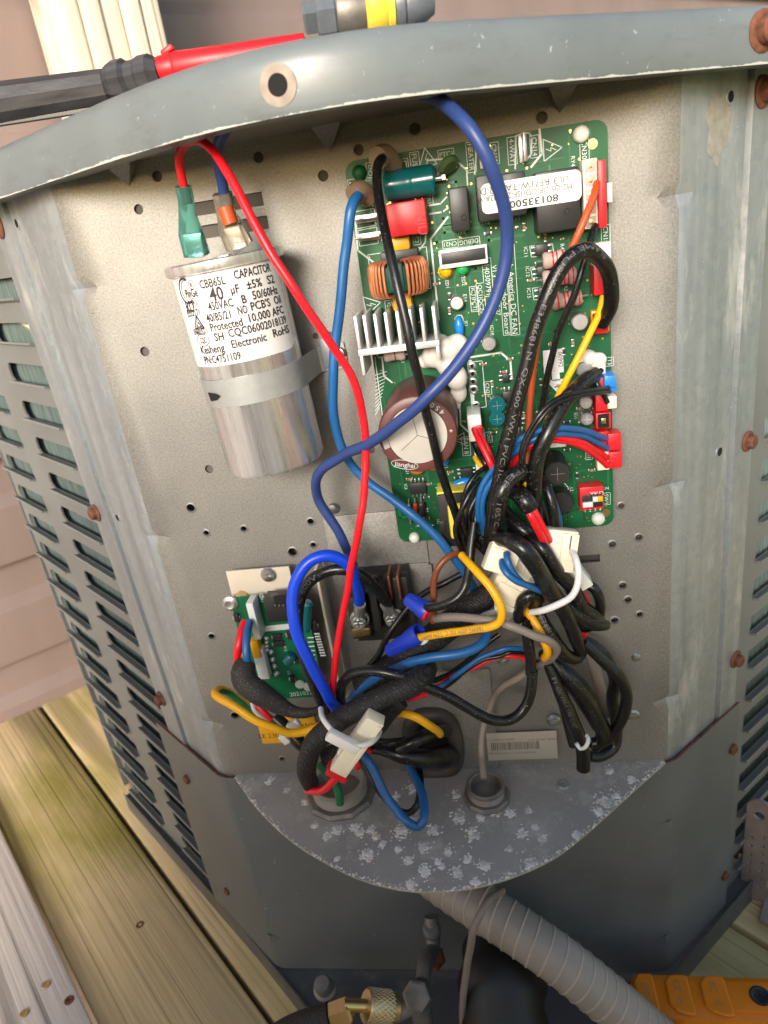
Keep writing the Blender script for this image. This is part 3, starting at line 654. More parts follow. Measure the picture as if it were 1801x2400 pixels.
for (x, y, r) in cl_px:
    q = sc8(x, y); c = atz(q[0], q[1], SHZ); k = r * 1100 / 1660 / 1.0849 / ppm(c)
    for i in range(int(26 + r * 1.6)):
        a = rnd.uniform(0, 6.3); d = k * abs(rnd.gauss(0, .5))
        if c.y + d * math.sin(a) * 1.2 > shelf_y(c.x + d * math.cos(a)) + .8: crust_at(c.x + d * math.cos(a), c.y + d * math.sin(a) * 1.2, rnd.uniform(.2, 1.25) * (1.15 - min(d / k, 1) * .7), .3)
for i in range(900):                                   # fine sprinkle
    x = rnd.uniform(-105, 125); yy = shelf_y(x); y = rnd.uniform(yy + 1, -1)
    if noise.noise(V(x * .05, y * .05, 3)) > -.12: crust_at(x, y, rnd.uniform(.1, .3))
for p, p2 in zip(edge, edge[1:]):
    dens = .35 + .65 * max(0, noise.noise(V(p.x * .035, 2.2, 0)) + .35)
    for i in range(int(20 * dens)):
        t = rnd.random(); q = p.lerp(p2, t); inn = V(-(p2 - p).y, (p2 - p).x, 0).normalized()
        e = abs(rnd.gauss(0, 1.6 * dens)); crust_at(q.x + inn.x * e, q.y + inn.y * e, rnd.uniform(.16, .6) * (1.2 if e < .8 else .9), .6, rnd.uniform(-.7, .1) if e < .5 else 0)
cr_.build('corrosion_crust', MT['crust'], shelf, kind='stuff', recalc=False)
# ---- conduit bushings in the shelf
def bushing(c, r, h, mat1, mat2):
    b = MB(); pr = [(r * 1.0, -1)]
    b.lathe(c, (0, 0, 1), [(r * 1.5, 0), (r * 1.52, 1.2), (r * 1.42, 3), (r * 1.16, 3.2)], 10)
    bo = b.build('lock_nut', MT[mat1], shelf, smooth=15)
    b = MB(); prf = [(r * 1.14, 0)]; z = 3.0
    while z < h: prf += [(r * 1.18, z), (r * 1.12, z + .7)]; z += 1.4
    prf += [(r * 1.2, h), (r * 1.2, h + 1.6), (r * 1.08, h + 2.2), (r * .96, h + 1.6), (r * .92, h - 6), (r * .92, -14)]
    b.lathe(c, (0, 0, 1), prf, 36); b.build('threaded_bushing', MT[mat2], shelf, smooth=30)
MT['zinc'] = plain('weathered_zinc', srgb(128, 124, 118), .5, .45, var=.3, vs=120, bmp=.4, bs=500)
bushing(B1, 13, 9, 'zinc', 'conduit'); bushing(B2, 8.4, 7, 'zinc', 'zinc')
# ---- base pan
cnr = V(3.5, -118, 0)
ro = [PL + dl * 252 + nl * 1, PL + dl * 30 + nl * 3, V(-18, -100, 0), V(-4, -111, 0), V(10, -109, 0), V(24, -98, 0), PR + dr * 0 + nr * 6, PR + dr * 540 + nr * 6]
bpn = MB(); n_ = len(ro)
inner = [PL + dl * 252 - nl * 12, PL - nl * 10, V(-18, 40, 0), V(-4, 40, 0), V(10, 40, 0), V(24, 40, 0), PR - nr * 10, PR + dr * 540 - nr * 12]
zt = BZ - 1.5
bpn.v = [p + V(0, 0, zt - 2) for p in inner] + [p + V(0, 0, zt - 2) for p in [a.lerp(b, .06) for a, b in zip(ro, inner)]] + [p + V(0, 0, zt + 2.2) for p in [a.lerp(b, .03) for a, b in zip(ro, inner)]] + [p + V(0, 0, zt + 2.2) for p in ro] + [p + V(0, 0, DECKZ + .5) for p in ro]
for l in range(4):
    for i in range(n_ - 1): bpn.f.append([l * n_ + i, l * n_ + i + 1, (l + 1) * n_ + i + 1, (l + 1) * n_ + i]); bpn.m.append(0)
bpn.build('base_pan', MT['basepaint'], unit, smooth=25)
# dried patch and drip on the right post
pc_ = sidehit(PR, dr, nr, *O_(785, 520)[:2]); pm = MB(); rn = random.Random(4)
out = []
for i in range(36):
    a = 2 * math.pi * i / 36; rr_ = 1 + .14 * math.sin(3 * a + 1) + .1 * math.sin(7 * a) + rn.uniform(-.05, .05); out.append((math.cos(a) * 8.5 * rr_, math.sin(a) * 10.5 * rr_ * (1.25 if math.sin(a) < 0 else 1)))
pm.prism(out, pc_ + nr * .02, dr, V(0, 0, 1), nr * .14); pm.build('dried_patch', plain('dried_residue', srgb(150, 146, 136), .6, .1, var=.2, vs=300, bmp=.6, bs=400), rpo, smooth=30)
# ================================================================ main circuit board
HB = 8.0
MT['lug'] = plain('bright_lug', (.78, .77, .75, 1), .3, .9, var=.15, vs=300)
MT['pcbtrk'] = plain('masked_track', srgb(22, 104, 60), .35, var=.1)
X, Zu, OUT = V(1, 0, 0), V(0, 0, 1), V(0, -1, 0)
bx0, bx1, bz0, bz1 = 6.6, 105.4, -13.2, 151.2
pcb = thing('main_circuit_board', 'large green main circuit board full of components on the back panel', 'circuit board', ((bx0 + bx1) / 2, -HB, bz0))
def rrect(x0, x1, z0, z1, r, n=5):
    out = []
    for cx_, cz_, a0 in ((x1 - r, z1 - r, 0), (x0 + r, z1 - r, 90), (x0 + r, z0 + r, 180), (x1 - r, z0 + r, 270)):
        for i in range(n + 1): a = R(a0 + 90 * i / n); out.append((cx_ + r * math.cos(a), cz_ + r * math.sin(a)))
    return out
MB().prism(rrect(bx0, bx1, bz0, bz1, 4.5), V(0, -HB + 1.6, 0), X, Zu, OUT * 1.6).build('board', MT['pcb'], pcb, smooth=20)
def P2(c, h=HB): return at(c[0], c[1], h)
def pb(name, c0, c1, h1, mat, h0=HB, bev=.35, parent=None, label=None):
    a, b = at(c0[0], c0[1], h1), at(c1[0], c1[1], h1)
    return MB().box(((a.x + b.x) / 2, -(h0 + h1) / 2, (a.z + b.z) / 2), (abs(b.x - a.x), h1 - h0, abs(a.z - b.z)), bev=bev).build(name, MT[mat], parent or pcb, label=label)
def pcyl(name, c, r, h1, mat, top=None, h0=HB, parent=None, n=22, bev=.5):
    """standing can; c = picture spot of its top"""
    p = at(c[0], c[1], h1); q = V(p.x, -h0, p.z); H = h1 - h0
    o = MB().lathe(q, OUT, [(r * .97, 0), (r, .4), (r, 1.2), (r * .93, 1.7), (r, 2.2), (r, H - bev), (r - bev, H), (r * .8, H)], n).build(name, MT[mat], parent or pcb)
    if top: MB().lathe(V(p.x, -h1 + .3, p.z), OUT, [(r * .82, 0), (r * .80, .25), (0, .25)], n).box(V(p.x, -h1 - .02, p.z), (r * 1.1, .1, .16)).box(V(p.x, -h1 - .02, p.z), (.16, .1, r * 1.1)).build('can_top', MT[top], o)
    return o
silk = MB()
def st(body, c, rot=0, size=2.0, boxed=False, h=HB + .06, bold=False, fit=None):
    size *= .86; fit = fit and fit * .95
    p = P2(c, h); u = V(math.cos(R(rot)), 0, math.sin(R(rot))); v = V(-math.sin(R(rot)), 0, math.cos(R(rot)))
    text_on(silk, body, p, u, v, size, bold=bold, fit=fit)
    if boxed:
        vs, fs = text_geo(body); L = (fit or (max(q[0] for q in vs) - min(q[0] for q in vs)) * size / .73) + 1.2; Hh = size + 1.4
        frame_lines([(p - u * L / 2 - v * Hh / 2), (p + u * L / 2 - v * Hh / 2), (p + u * L / 2 + v * Hh / 2), (p - u * L / 2 + v * Hh / 2)], .22, True)
def frame_lines(P, wdt, closed=False):
    n = len(P)
    for i in range(n if closed else n - 1):
        a, b = P[i], P[(i + 1) % n]; d = (b - a); L = d.length
        if L < .01: continue
        d /= L; s_ = d.cross(V(0, 1, 0)).normalized() * wdt / 2; e = d * wdt / 2
        silk.add([a - s_ - e, b - s_ + e, b + s_ + e, a + s_ - e], [[0, 1, 2, 3]])
def sline(c, P, wdt=.5, closed=False): frame_lines([P2(c(x, y), HB + .05) for x, y in P], wdt, closed)
def warn(c, size=7.5, rot=0):
    p = P2(c, HB + .05); rr = lambda x, z: p + V(x * math.cos(R(rot)) - z * math.sin(R(rot)), 0, x * math.sin(R(rot)) + z * math.cos(R(rot))) * size
    frame_lines([rr(-.5, -.4), rr(.5, -.4), rr(0, .5)], .32, True); frame_lines([rr(.06, .2), rr(-.08, -.06), rr(.08, -.04), rr(-.04, -.28)], .26)
# lettering and lines printed on the board
st('N', D_(110, 410), 0, 2.8, True, bold=True); st('CN2', D_(208, 330), 85, 1.8, True); st('L', D_(402, 296), 180, 2.8, True); st('FUSE', D_(458, 285), 270, 2.4, True)
st('PTC1', D_(630, 238), 0, 2.0, True); st('HEATER', D_(770, 258), 270, 2.2, True); st('CN15', D_(900, 235), 270, 2.2, True); st('4-WAY', D_(998, 222), 270, 2.2, True)
st('CN14', D_(1123, 198), 270, 2.2, True); st('CN30', D_(1400, 215), 270, 2.2, True); st('RY4', D_(1337, 280), 270, 1.8); st('ZR1', D_(535, 487), 270, 1.9, True)
st('C2', D_(468, 715), 270, 1.9, True); st('C6', D_(312, 1078), 90, 1.8, True); st('CN21', D_(655, 740), 180, 1.9, True); st('DEBUG', D_(757, 727), 180, 2.0, True)
st('RY1', D_(718, 677), 180, 1.6); st('RY2', D_(850, 622), 180, 1.6); st('RY3', D_(1020, 600), 180, 1.6); st('CN19', D_(1518, 690), 270, 2.2, True)
st('IC11', D_(1075, 782), 270, 1.8); st('IC12', D_(1085, 893), 270, 1.8); st('IC15', D_(1092, 1012), 270, 1.8); st('R45', D_(1278, 762), 270, 1.8); st('R57', D_(1298, 995), 270, 1.8)
st('LED1', D_(637, 955), 270, 1.7); st('LED2', D_(728, 940), 270, 1.7); st('+', D_(588, 897), 0, 1.8); st('+', D_(678, 880), 0, 1.8); st('E14', D_(737, 1040), 270, 1.8)
st('6140309791', D_(862, 925), 270, 2.4, True); st('V1.3', D_(900, 890), 270, 2.2); st('2022-12-27', D_(918, 1060), 270, 2.0); st('North America DC FAN', D_(1000, 1000), 270, 2.6, True, fit=36)
st('Outdoor Board', D_(962, 1080), 270, 2.5, True, fit=24); st('ICT|FCT|', D_(787, 1045), 270, 2.0, True); st('QC1|QC2|', D_(825, 1040), 270, 2.0, True)
st('X1', E_(742, 135), 270, 1.7); st('IC18', E_(886, 175), 270, 1.8); st('E16', E_(1322, 125), 270, 1.7); st('CN27', E_(1500, 55), 60, 1.7)
st('CN3', E_(862, 497), 270, 2.0, True); st('FAN B', E_(742, 820), 270, 2.4, True); st('CN5', E_(868, 770), 270, 1.6, True); st('C21', E_(415, 955), 270, 1.7); st('IC6', E_(408, 1045), 270, 1.7)
st('T3', E_(1540, 350), 270, 2.0, True); st('E17', E_(1345, 475), 270, 1.6); st('E11', E_(1352, 650), 270, 1.7); st('T2', E_(1420, 645), 270, 1.6, True); st('L2', E_(1330, 1060), 270, 1.7)
st('ON', E_(1517, 1053), 0, 1.5); st('SW1', E_(1522, 1112), 270, 2.2, True); st('CN13', E_(1425, 860), 270, 1.6, True); st('R3', E_(390, 345), 270, 1.5); st('E9', E_(1290, 905), 270, 1.6); st('C12', E_(632, 925), 270, 1.6)
st('D3', E_(525, 1175), 270, 1.5); st('D8', E_(475, 1255), 270, 1.5); st('E9', E_(1035, 500), 270, 1.5); st('TR1', E_(587, 1240), 90, 1.5)
warn(D_(522, 262), 7, 5); warn(D_(1218, 212), 7.5, -90); warn(D_(218, 1075), 7.5, -85); warn(E_(705, 780), 5.5, 90)
sline(D_, [(640, 590), (545, 712), (590, 1160)], .7); sline(D_, [(120, 540), (140, 775), (265, 870)], .7); sline(D_, [(520, 640), (515, 730), (460, 800)], .6)
sline(D_, [(1150, 105), (1163, 238), (1105, 310)], .8); sline(D_, [(525, 275), (670, 262), (745, 328), (750, 410)], .6); sline(D_, [(580, 360), (600, 320), (640, 318)], .6)
sline(D_, [(790, 350), (800, 215), (880, 205)], .6); sline(D_, [(1015, 320), (1018, 140), (1060, 122), (1095, 122), (1105, 150), (1105, 240), (1060, 290)], .6); sline(D_, [(540, 525), (600, 515), (632, 480)], .6); sline(D_, [(540, 572), (610, 562), (640, 540)], .6)
sline(D_, [(110, 465), (190, 435), (220, 470), (222, 520)], .6); sline(D_, [(330, 250), (360, 290), (370, 320)], .6)
sline(D_, [(125, 560), (232, 542), (242, 635), (135, 655)], .3, True); sline(D_, [(140, 665), (245, 645), (255, 735), (150, 752)], .3, True); sline(D_, [(195, 800), (520, 755), (548, 985), (230, 1030)], .3, True)
sline(D_, [(1095, 752), (1222, 738), (1230, 800), (1105, 812)], .25, True); sline(D_, [(1100, 870), (1230, 855), (1238, 915), (1110, 930)], .25, True); sline(D_, [(1110, 985), (1250, 970), (1258, 1035), (1118, 1050)], .25, True)
sline(E_, [(735, 330), (935, 300), (988, 345), (995, 440)], .8); sline(E_, [(765, 350), (782, 602)], 1.4); sline(E_, [(750, 355), (830, 345), (855, 600), (775, 612), (750, 355)], .3); sline(E_, [(235, 325), (290, 755)], .4)
sline(E_, [(275, 330), (285, 430), (330, 465)], .7); sline(E_, [(705, 560), (712, 700), (760, 745)], .7); sline(E_, [(1240, 415), (1243, 455)], 3.2)
sline(E_, [(1010, 560), (1012, 640)], .8); sline(E_, [(1205, 1050), (1225, 1020), (1280, 1015), (1310, 1050), (1305, 1110)], .3)
for i in range(11): sline(E_, [(238, 425 + i * 22), (300 - i * 4, 405 + i * 20)], .3)
p = P2(E_(1243, 475), HB + .05); silk.add([p + V(-4.2, 0, 2), p + V(4.2, 0, 2), p + V(0, 0, -3.4)], [[0, 1, 2]])
silk.build('silkscreen_print', MT['white'], pcb, smooth=0)
pen = silk; silk = MB(); sline(E_, [(1275, 1200), (1365, 1170)], .5); sline(E_, [(1310, 1150), (1305, 1245)], .5); sline(E_, [(1395, 1190), (1400, 1230)], .6)
silk.build('pen_mark', MT['ink'], pcb, smooth=0)
# relays and the stuck-on label
rl = HB + 14
for c0, c1 in [(D_(640, 432), D_(768, 660)), (D_(792, 362), D_(930, 605)), (D_(938, 350), D_(1082, 575)), (D_(1122, 345), D_(1380, 650))]:
    o = pb('relay', c0, c1, rl, 'blackpl', bev=.7)
    b = o.data.vertices; q = at(*[(a_ * .3 + b_ * .7) for a_, b_ in zip(c0[:2], c1[:2])], rl); MB().lathe(V(q.x, -rl, q.z), OUT, [(1.2, -.2), (1.0, .15), (.7, -.1), (0, -.1)], 14).build('vent_dimple', MT['blackpl'], o)
a, b = at(*D_(820, 405)[:2], rl + .3), at(*D_(1385, 490)[:2], rl + .3); lt, lb = at(*D_(1100, 365)[:2], rl + .3), at(*D_(1112, 535)[:2], rl + .3)
lab = MB().prism(rrect(a.x, b.x, lb.z, lt.z, 2.2), V(0, -rl - .02, 0), X, Zu, OUT * .28).build('printed_label', MT['paper'], pcb)
tl = MB(); lh = rl + .34
for body, c, sz, bd, ft in [('8013350000', D_(1085, 508), 2.5, True, 22), ('M2-QS-DP-ODUSF-24V-02A-V05', D_(1050, 460), 2.1, False, 36), ('UL3-RF71W-TA40-2.D.2', D_(1045, 418), 2.3, False, 34)]:
    text_on(tl, body, at(c[0], c[1], lh), -X, -Zu, sz, bold=bd, fit=ft)
tl.build('lettering', MT['ink'], lab, smooth=0)
# fuse in its teal sleeve
fa, fb_ = at(*D_(300, 415)[:2], HB + 6), at(*D_(560, 385)[:2], HB + 6); fa.z = fb_.z = (fa.z + fb_.z) / 2
fu = MB().lathe(fa, X, [(0, -1), (4.5, -.8), (5.4, 0), (5.5, 10), (5.15, 11), (5.15, (fb_ - fa).x - 11), (5.5, (fb_ - fa).x - 10), (5.4, (fb_ - fa).x), (4.6, (fb_ - fa).x + .8), (0, (fb_ - fa).x + 1)], 24).build('fuse', MT['teal'], pcb)
MB().cyl(fa + X * ((fb_ - fa).x + .5), X, 1, 4, 10).box(fa + X * ((fb_ - fa).x + 4), (1.2, 6, 1.6)).build('fuse_lead', MT['tin'], fu)
q = P2(D_(662, 325), HB + 6); MB().lathe(q + V(-2, 2, 3), V(.45, -.5, -.7), [(0, 0), (3, .2), (4.2, 1.4), (4.2, 2.2), (3, 3.3), (0, 3.5)], 22).build('thermistor', MT['olive'], pcb)
o = pb('film_capacitor', D_(292, 520), D_(532, 675), HB + 13, 'redpl', bev=.8); tt = MB(); c = D_(495, 595); text_on(tt, 'CNJU', at(c[0], c[1], HB + 13.06), -Zu, X, 3.6); tt.build('lettering', plain('dark_red_print', srgb(150, 20, 30), .5), o, smooth=0)
pb('film_capacitor', D_(325, 708), D_(432, 768), HB + 7, 'yel', bev=.8); pb('film_capacitor', D_(327, 1035), D_(445, 1102), HB + 7, 'yel', bev=.8)
# common mode choke
cc = P2(D_(366, 925), HB + 11); ck = MB().lathe(cc - V(0, 0, 4.6), Zu, [(5.4, 0), (9.8, 0), (10.1, .8), (10.1, 8.4), (9.8, 9.2), (5.4, 9.2), (5.1, 8.4), (5.1, .8), (5.4, 0)], 40).build('choke_core', MT['green_core'], pcb)
pb('choke_base', D_(262, 790), D_(478, 832), HB + 8, 'blackpl', parent=pcb); MB().box(cc + V(0, -8.2, .8), (6, 4.6, 10), bev=.8).build('choke_divider', MT['green_core'], ck); MB().box(cc + V(-.8, -7.6, 7), (3.2, 3, 3.8), bev=.4).build('choke_clip', MT['white'], ck)
wl = MB()
for sgn in (-1, 1):
    for i in range(13):
        a = R(-90 + sgn * (24 + i * 9.2)); rd = V(math.cos(a), math.sin(a), 0); pth = []
        for k in range(25):
            t = 2 * math.pi * k / 24; ex = abs(math.cos(t)) ** .5 * (1 if math.cos(t) > 0 else -1); ez = abs(math.sin(t)) ** .5 * (1 if math.sin(t) > 0 else -1)
            pth.append(cc + rd * (7.6 + 3.8 * ex) + V(0, 0, 6.4 * ez))
        wl.tube(pth, .58, 7, cap=False)
wl.build('copper_winding', MT['copper'], ck, recalc=False)
# debug socket, LEDs, small cans
o = pb('debug_socket', D_(587, 778), D_(865, 845), HB + 7, 'teflon', bev=.3); pb('socket_slot', D_(602, 792), D_(852, 822), HB + 7.1, 'blackpl', h0=HB + 6, bev=.1, parent=o)
for c, m in ((D_(630, 888), 'led_y'), (D_(720, 873), 'led_g')):
    q = P2(c, HB); MB().lathe(q, OUT, [(3.1, 0), (3.1, 1), (2.6, 1.1), (2.6, 3), (2.2, 4.4), (1.2, 5.3), (0, 5.6)], 20).build('indicator_led', MT[m], pcb)
pcyl('electrolytic_can', D_(690, 1068), 2.9, HB + 6, 'tin', 'tin'); pcyl('electrolytic_can', E_(868, 252), 3.1, HB + 7, 'tin', 'tin'); pcyl('electrolytic_can', E_(1376, 130), 3.4, HB + 8, 'tin', 'tin')
pcyl('electrolytic_can', E_(1400, 395), 3.4, HB + 8, 'tin', 'tin'); pcyl('electrolytic_can', E_(1410, 580), 2.8, HB + 8, 'tin', 'white'); pcyl('electrolytic_can', E_(1415, 672), 2.8, HB + 9, 'tin', 'white')
pcyl('electrolytic_can', E_(915, 595), 3.6, HB + 8, 'teal', 'tin'); pcyl('electrolytic_can', E_(915, 670), 3.4, HB + 8, 'teal', 'tin')
pcyl('electrolytic_can', E_(1250, 975), 5.3, HB + 17, 'blackpl', 'tin'); pcyl('inductor_can', E_(1270, 1140), 5.2, HB + 9, 'coverblk'); pcyl('electrolytic_can', E_(1030, 930), 3.6, HB + 8, 'teal', 'tin')
q = P2(E_(703, 160), HB + 2.5); MB().ball(q, 1, sc=(2.0, 2.2, 4.8), sub=3).build('crystal', MT['capblue'], pcb)
silk = MB(); sline(E_, [(680, 110), (695, 92), (715, 92), (725, 110), (728, 195), (712, 208), (698, 205), (688, 190)], .4, True); silk.build('silkscreen_print', MT['white'], pcb, smooth=0)
# heat sink: comb profile
hz0 = P2(E_(380, 250), HB + 22); hl, hr_ = at(*E_(140, 290)[:2], HB + 22), at(*E_(595, 262)[:2], HB + 22)
prf = []; xs = [hl.x + (hr_.x - hl.x) * t for t in (0.02, .13, .26, .39, .53, .68, .82, .965)]
zb_ = (hl.z + hr_.z) / 2
hsk = MB().box(((hl.x + hr_.x) / 2, -HB - 11.5, zb_), (hr_.x - hl.x, 21, 2.6), bev=.3)
for x in xs: hsk.box((x + .2, -HB - 11.5, zb_ + 7.6), (1.25, 21, 13.2), bev=.25)
hsk.box((xs[0] + .4, -HB - 11.5, zb_ - 5), (1.3, 20.9, 8), bev=.3).box((xs[-1] + .2, -HB - 11.5, zb_ - 3.5), (1.3, 20.9, 6), bev=.3)
hsk.build('heat_sink', MT['alu'], pcb)
# large bulk capacitor
q = at(*E_(472, 760)[:2], 46); bc = V(q.x, -HB, q.z); RB = 15.6; HBC = 46 - HB
bulk = MB().lathe(bc, OUT, [(RB * .97, 0), (RB, 1), (RB, HBC - 1.6), (RB - .5, HBC - .5), (RB - 1.6, HBC), (RB * .76, HBC), (RB * .74, HBC - .7)], 56).build('bulk_capacitor', MT['maroon'], pcb)
tp = MB().lathe(bc + OUT * (HBC - .5), OUT, [(RB * .74, 0), (RB * .74, .35), (0, .35)], 48).build('can_top', plain('beige_can_top', (.62, .58, .52, 1), .42, .5, var=.08), bulk)
vl = MB()
for a in (90 + 8, 210 + 8, 330 + 8): vl.box(bc + OUT * (HBC - .12) + V(math.cos(R(a)) * 4.5, 0, math.sin(R(a)) * 4.5), (9, .12, .25), ax=Matrix.Rotation(-R(a), 3, 'Y'))
vl.build('vent_line', MT['greyink'], tp)
bl = MB(); ring = bc + OUT * (HBC + .06)
for i, ch in enumerate('450V'):
    a = R(38 + i * 10); n_v = V(math.cos(a), 0, math.sin(a)); text_on(bl, ch, ring + n_v * (RB * .845), V(math.sin(a), 0, -math.cos(a)) * -1, -n_v, 2.1)
text_on(bl, '+', ring + V(RB * .84, 0, .5), X, Zu, 2.0)
jc = ring + V(-RB * .42, 0, -RB * .73); text_on(bl, 'Jianghai', jc, V(1, 0, -.22), V(.22, 0, 1), 1.9, fit=8.2)
el = [jc + V(math.cos(t) * 5.2 + math.sin(t) * 0, 0, math.sin(t) * 1.9 - math.cos(t) * 1.15) for t in [i * math.pi / 12 for i in range(24)]]
silk = bl; frame_lines(el, .25, True)
bl.build('lettering', MT['white'], bulk, smooth=0)
MB().lathe(bc + OUT * 4, OUT, [(RB + .06, 0), (RB + .06, HBC - 6), (RB - .4, HBC - 4.2), (RB * .75, HBC - 3.85)], 56)
ms_ = MB()   # pale minus stripe down the side of the sleeve
for i in range(5):
    a0, a1 = R(168 + i * 6), R(174 + i * 6)
    for (r0, h0, r1, h1) in ((RB + .08, 4, RB + .08, HBC - 1.5), (RB + .08, HBC - 1.5, RB - 1.6, HBC + .08), (RB - 1.6, HBC + .08, RB * .75, HBC + .08)):
        f_ = lambda r, h, a: bc + OUT * h + V(math.cos(a) * r, 0, math.sin(a) * r)
        ms_.add([f_(r0, h0, a0), f_(r0, h0, a1), f_(r1, h1, a1), f_(r1, h1, a0)], [[0, 1, 2, 3]])
ms_.build('minus_stripe', MT['lblgrey'], bulk, smooth=0)
def blob(name, balls, mat, parent, vox=.7):
    mb = MB(); [mb.ball(c, r, sc=s_, sub=3) for c, r, s_ in balls]; o = mb.build(name, MT[mat], parent)
    rmod = o.modifiers.new('r', 'REMESH'); rmod.mode = 'VOXEL'; rmod.voxel_size = vox * S; sm = o.modifiers.new('s', 'SMOOTH'); sm.iterations = 6; sm.factor = .6
    bpy.context.view_layer.update(); dg = bpy.context.evaluated_depsgraph_get(); me = bpy.data.meshes.new_from_object(o.evaluated_get(dg)); o.modifiers.clear(); o.data = me
    me.polygons.foreach_set('use_smooth', [True] * len(me.polygons)); return o
gl = lambda x, y, h: at(*E_(x, y)[:2], h)
blob('silicone_glue', [(gl(560, 320, HB + 8), 4.92, (1, 1, 1)), (gl(640, 285, HB + 10), 5.74, (1, 1, .9)), (gl(690, 260, HB + 8), 4.92, (1, 1, 1)), (gl(650, 370, HB + 10), 5.33, (1, 1, 1)), (gl(690, 440, HB + 9), 4.59, (1, 1, 1.2)), (gl(700, 520, HB + 7), 3.61, (1, 1, 1.3)), (gl(690, 575, HB + 5), 2.46, (.8, 1, 1.5)), (gl(600, 250, HB + 6), 4.10, (1, 1, 1)), (gl(520, 345, HB + 6), 3.28, (1.2, 1, 1))], 'silic', pcb)
blob('silicone_glue', [(gl(1385, 350, HB + 4), 3.4, (1, 1, 1)), (gl(1420, 330, HB + 5), 3.6, (1, 1, 1)), (gl(1480, 340, HB + 5), 3.2, (1, 1, 1)), (gl(1450, 370, HB + 4), 3, (1, 1, 1))], 'silic', pcb, .5)
for (x, y, k) in [(775, 375, 1.5), (778, 418, 1.6), (780, 462, 1.6), (783, 505, 1.9), (797, 592, 1.6)]:
    q = P2(E_(x, y)); MB().lathe(q, OUT, [(1.9 * k * .62, 0), (1.8 * k * .62, .3), (1.2 * k * .62, .5), (.8, .2), (.7, .1), (0, .1)], 16, ms=[0, 0, 0, 1, 1]).build('solder_pad', [MT['tin'], MT['dark']], pcb)
# small chips and passives
def chip(c0, c1, h, pins, mat='blackpl', vert=False):
    o = pb('chip', c0, c1, HB + h, mat, bev=.2); a, b = at(*c0[:2], HB + h), at(*c1[:2], HB + h); mb = MB()
    for i in range(pins):
        t = (i + .5) / pins
        for sgn in (0, 1):
            p = V(a.x + (b.x - a.x) * t, -HB - .5, (a.z + .8) if not sgn else (b.z - .8)) if not vert else V((a.x - .8) if not sgn else (b.x + .8), -HB - .5, a.z + (b.z - a.z) * t)
            mb.box(p, (.7, 1.0, 1.6) if not vert else (1.6, 1.0, .7), bev=.15)
    mb.build('chip_pin', MT['tin'], o); return o
chip(D_(1128, 745), D_(1200, 798), 3, 2, vert=True); chip(D_(1135, 868), D_(1205, 915), 3, 2, vert=True); chip(D_(1145, 985), D_(1215, 1040), 3, 2, vert=True)
chip(E_(425, 1030), E_(522, 1084), 2.4, 4); chip(E_(945, 420), E_(985, 465), 2.5, 2, vert=True); chip(E_(945, 520), E_(1000, 575), 2.5, 2); chip(E_(990, 670), E_(1052, 712), 2.5, 2, vert=True)
chip(E_(985, 745), E_(1070, 790), 2.4, 4); chip(E_(710, 948), E_(780, 985), 3, 2, vert=True); chip(E_(830, 225), E_(848, 245), 1.6, 1, vert=True)
def axial(ca, cb, r, h, mat, bands, band='redpl'):
    a, b = at(*ca[:2], HB + h), at(*cb[:2], HB + h); d = (b - a); L = d.length; d.normalize()
    o = MB().lathe(a, d, [(0, 0), (r * .8, .2), (r, 1), (r, 2.4), (r * .88, 3.2), (r * .88, L - 3.2), (r, L - 2.4), (r, L - 1), (r * .8, L - .2), (0, L)], 18).build('resistor', MT[mat], pcb)
    mb = MB()
    for t in bands: mb.lathe(a + d * (L * t), d, [(r * .9, 0), (r * (1.03 if t < .2 or t > .8 else .93), .02), (r * (1.03 if t < .2 or t > .8 else .93), .6), (r * .9, .62)], 18)
    mb.build('colour_band', MT[band], o); MB().tube([a - d * 2.5, a], .4, 8).tube([b, b + d * 2.5], .4, 8).build('lead', MT['tin'], o)
axial(D_(1165, 835), D_(1290, 815), 3.2, 6, 'ceram', (.2, .42, .6, .85)); axial(D_(1165, 940), D_(1355, 910), 3.4, 6, 'ceram', (.2, .6, .72, .86)); axial(D_(1215, 1065), D_(1385, 1030), 3.4, 6, 'ceram', (.18, .4, .52, .86))
axial(E_(285, 322), E_(405, 308), 2.4, 6, 'ceram', (.2, .5, .8), 'brown'); axial(E_(458, 1135), E_(462, 1190), 1.1, 3, 'orange', (.3, .6), 'blackpl'); axial(E_(425, 1140), E_(432, 1225), 1.0, 3, 'tin', (.5,), 'blackpl'); axial(E_(492, 1130), E_(500, 1210), 1.7, 3, 'blackpl', (.8,), 'white')
q = P2(E_(470, 955), HB + 2.5); MB().ball(q, 1, sc=(3.2, 1.6, 1.9), sub=3).build('disc_capacitor', MT['ambr'], pcb)
q = P2(E_(715, 1030), HB + 3); MB().ball(q, 1, sc=(5.4, 2.0, 2.7), sub=3, ax=Matrix.Rotation(R(-14), 3, 'Y')).build('disc_capacitor', MT['capblue'], pcb)
q = P2(E_(620, 900), HB + 3); MB().ball(q, 1, sc=(2.2, 1.6, 2.6), sub=3).build('disc_capacitor', MT['capblue'], pcb); q = P2(E_(555, 930), HB + 3); MB().ball(q, 1, sc=(2.0, 1.6, 2.2), sub=3).build('disc_capacitor', MT['ambr'], pcb)
# transformer
o = pb('transformer', E_(580, 1095), E_(765, 1370), HB + 14, 'coverblk', bev=.4); pb('winding_tape', E_(635, 1150), E_(760, 1332), HB + 16, 'tapeyel', h0=HB + 6, bev=1.2, parent=o); pb('winding_tape', E_(577, 1078), E_(748, 1112), HB + 12.5, 'tapeyel', bev=.5, parent=o)
pb('ferrite_core', E_(590, 1240), E_(632, 1300), HB + 14.6, 'blackpl', h0=HB + 10, parent=o)
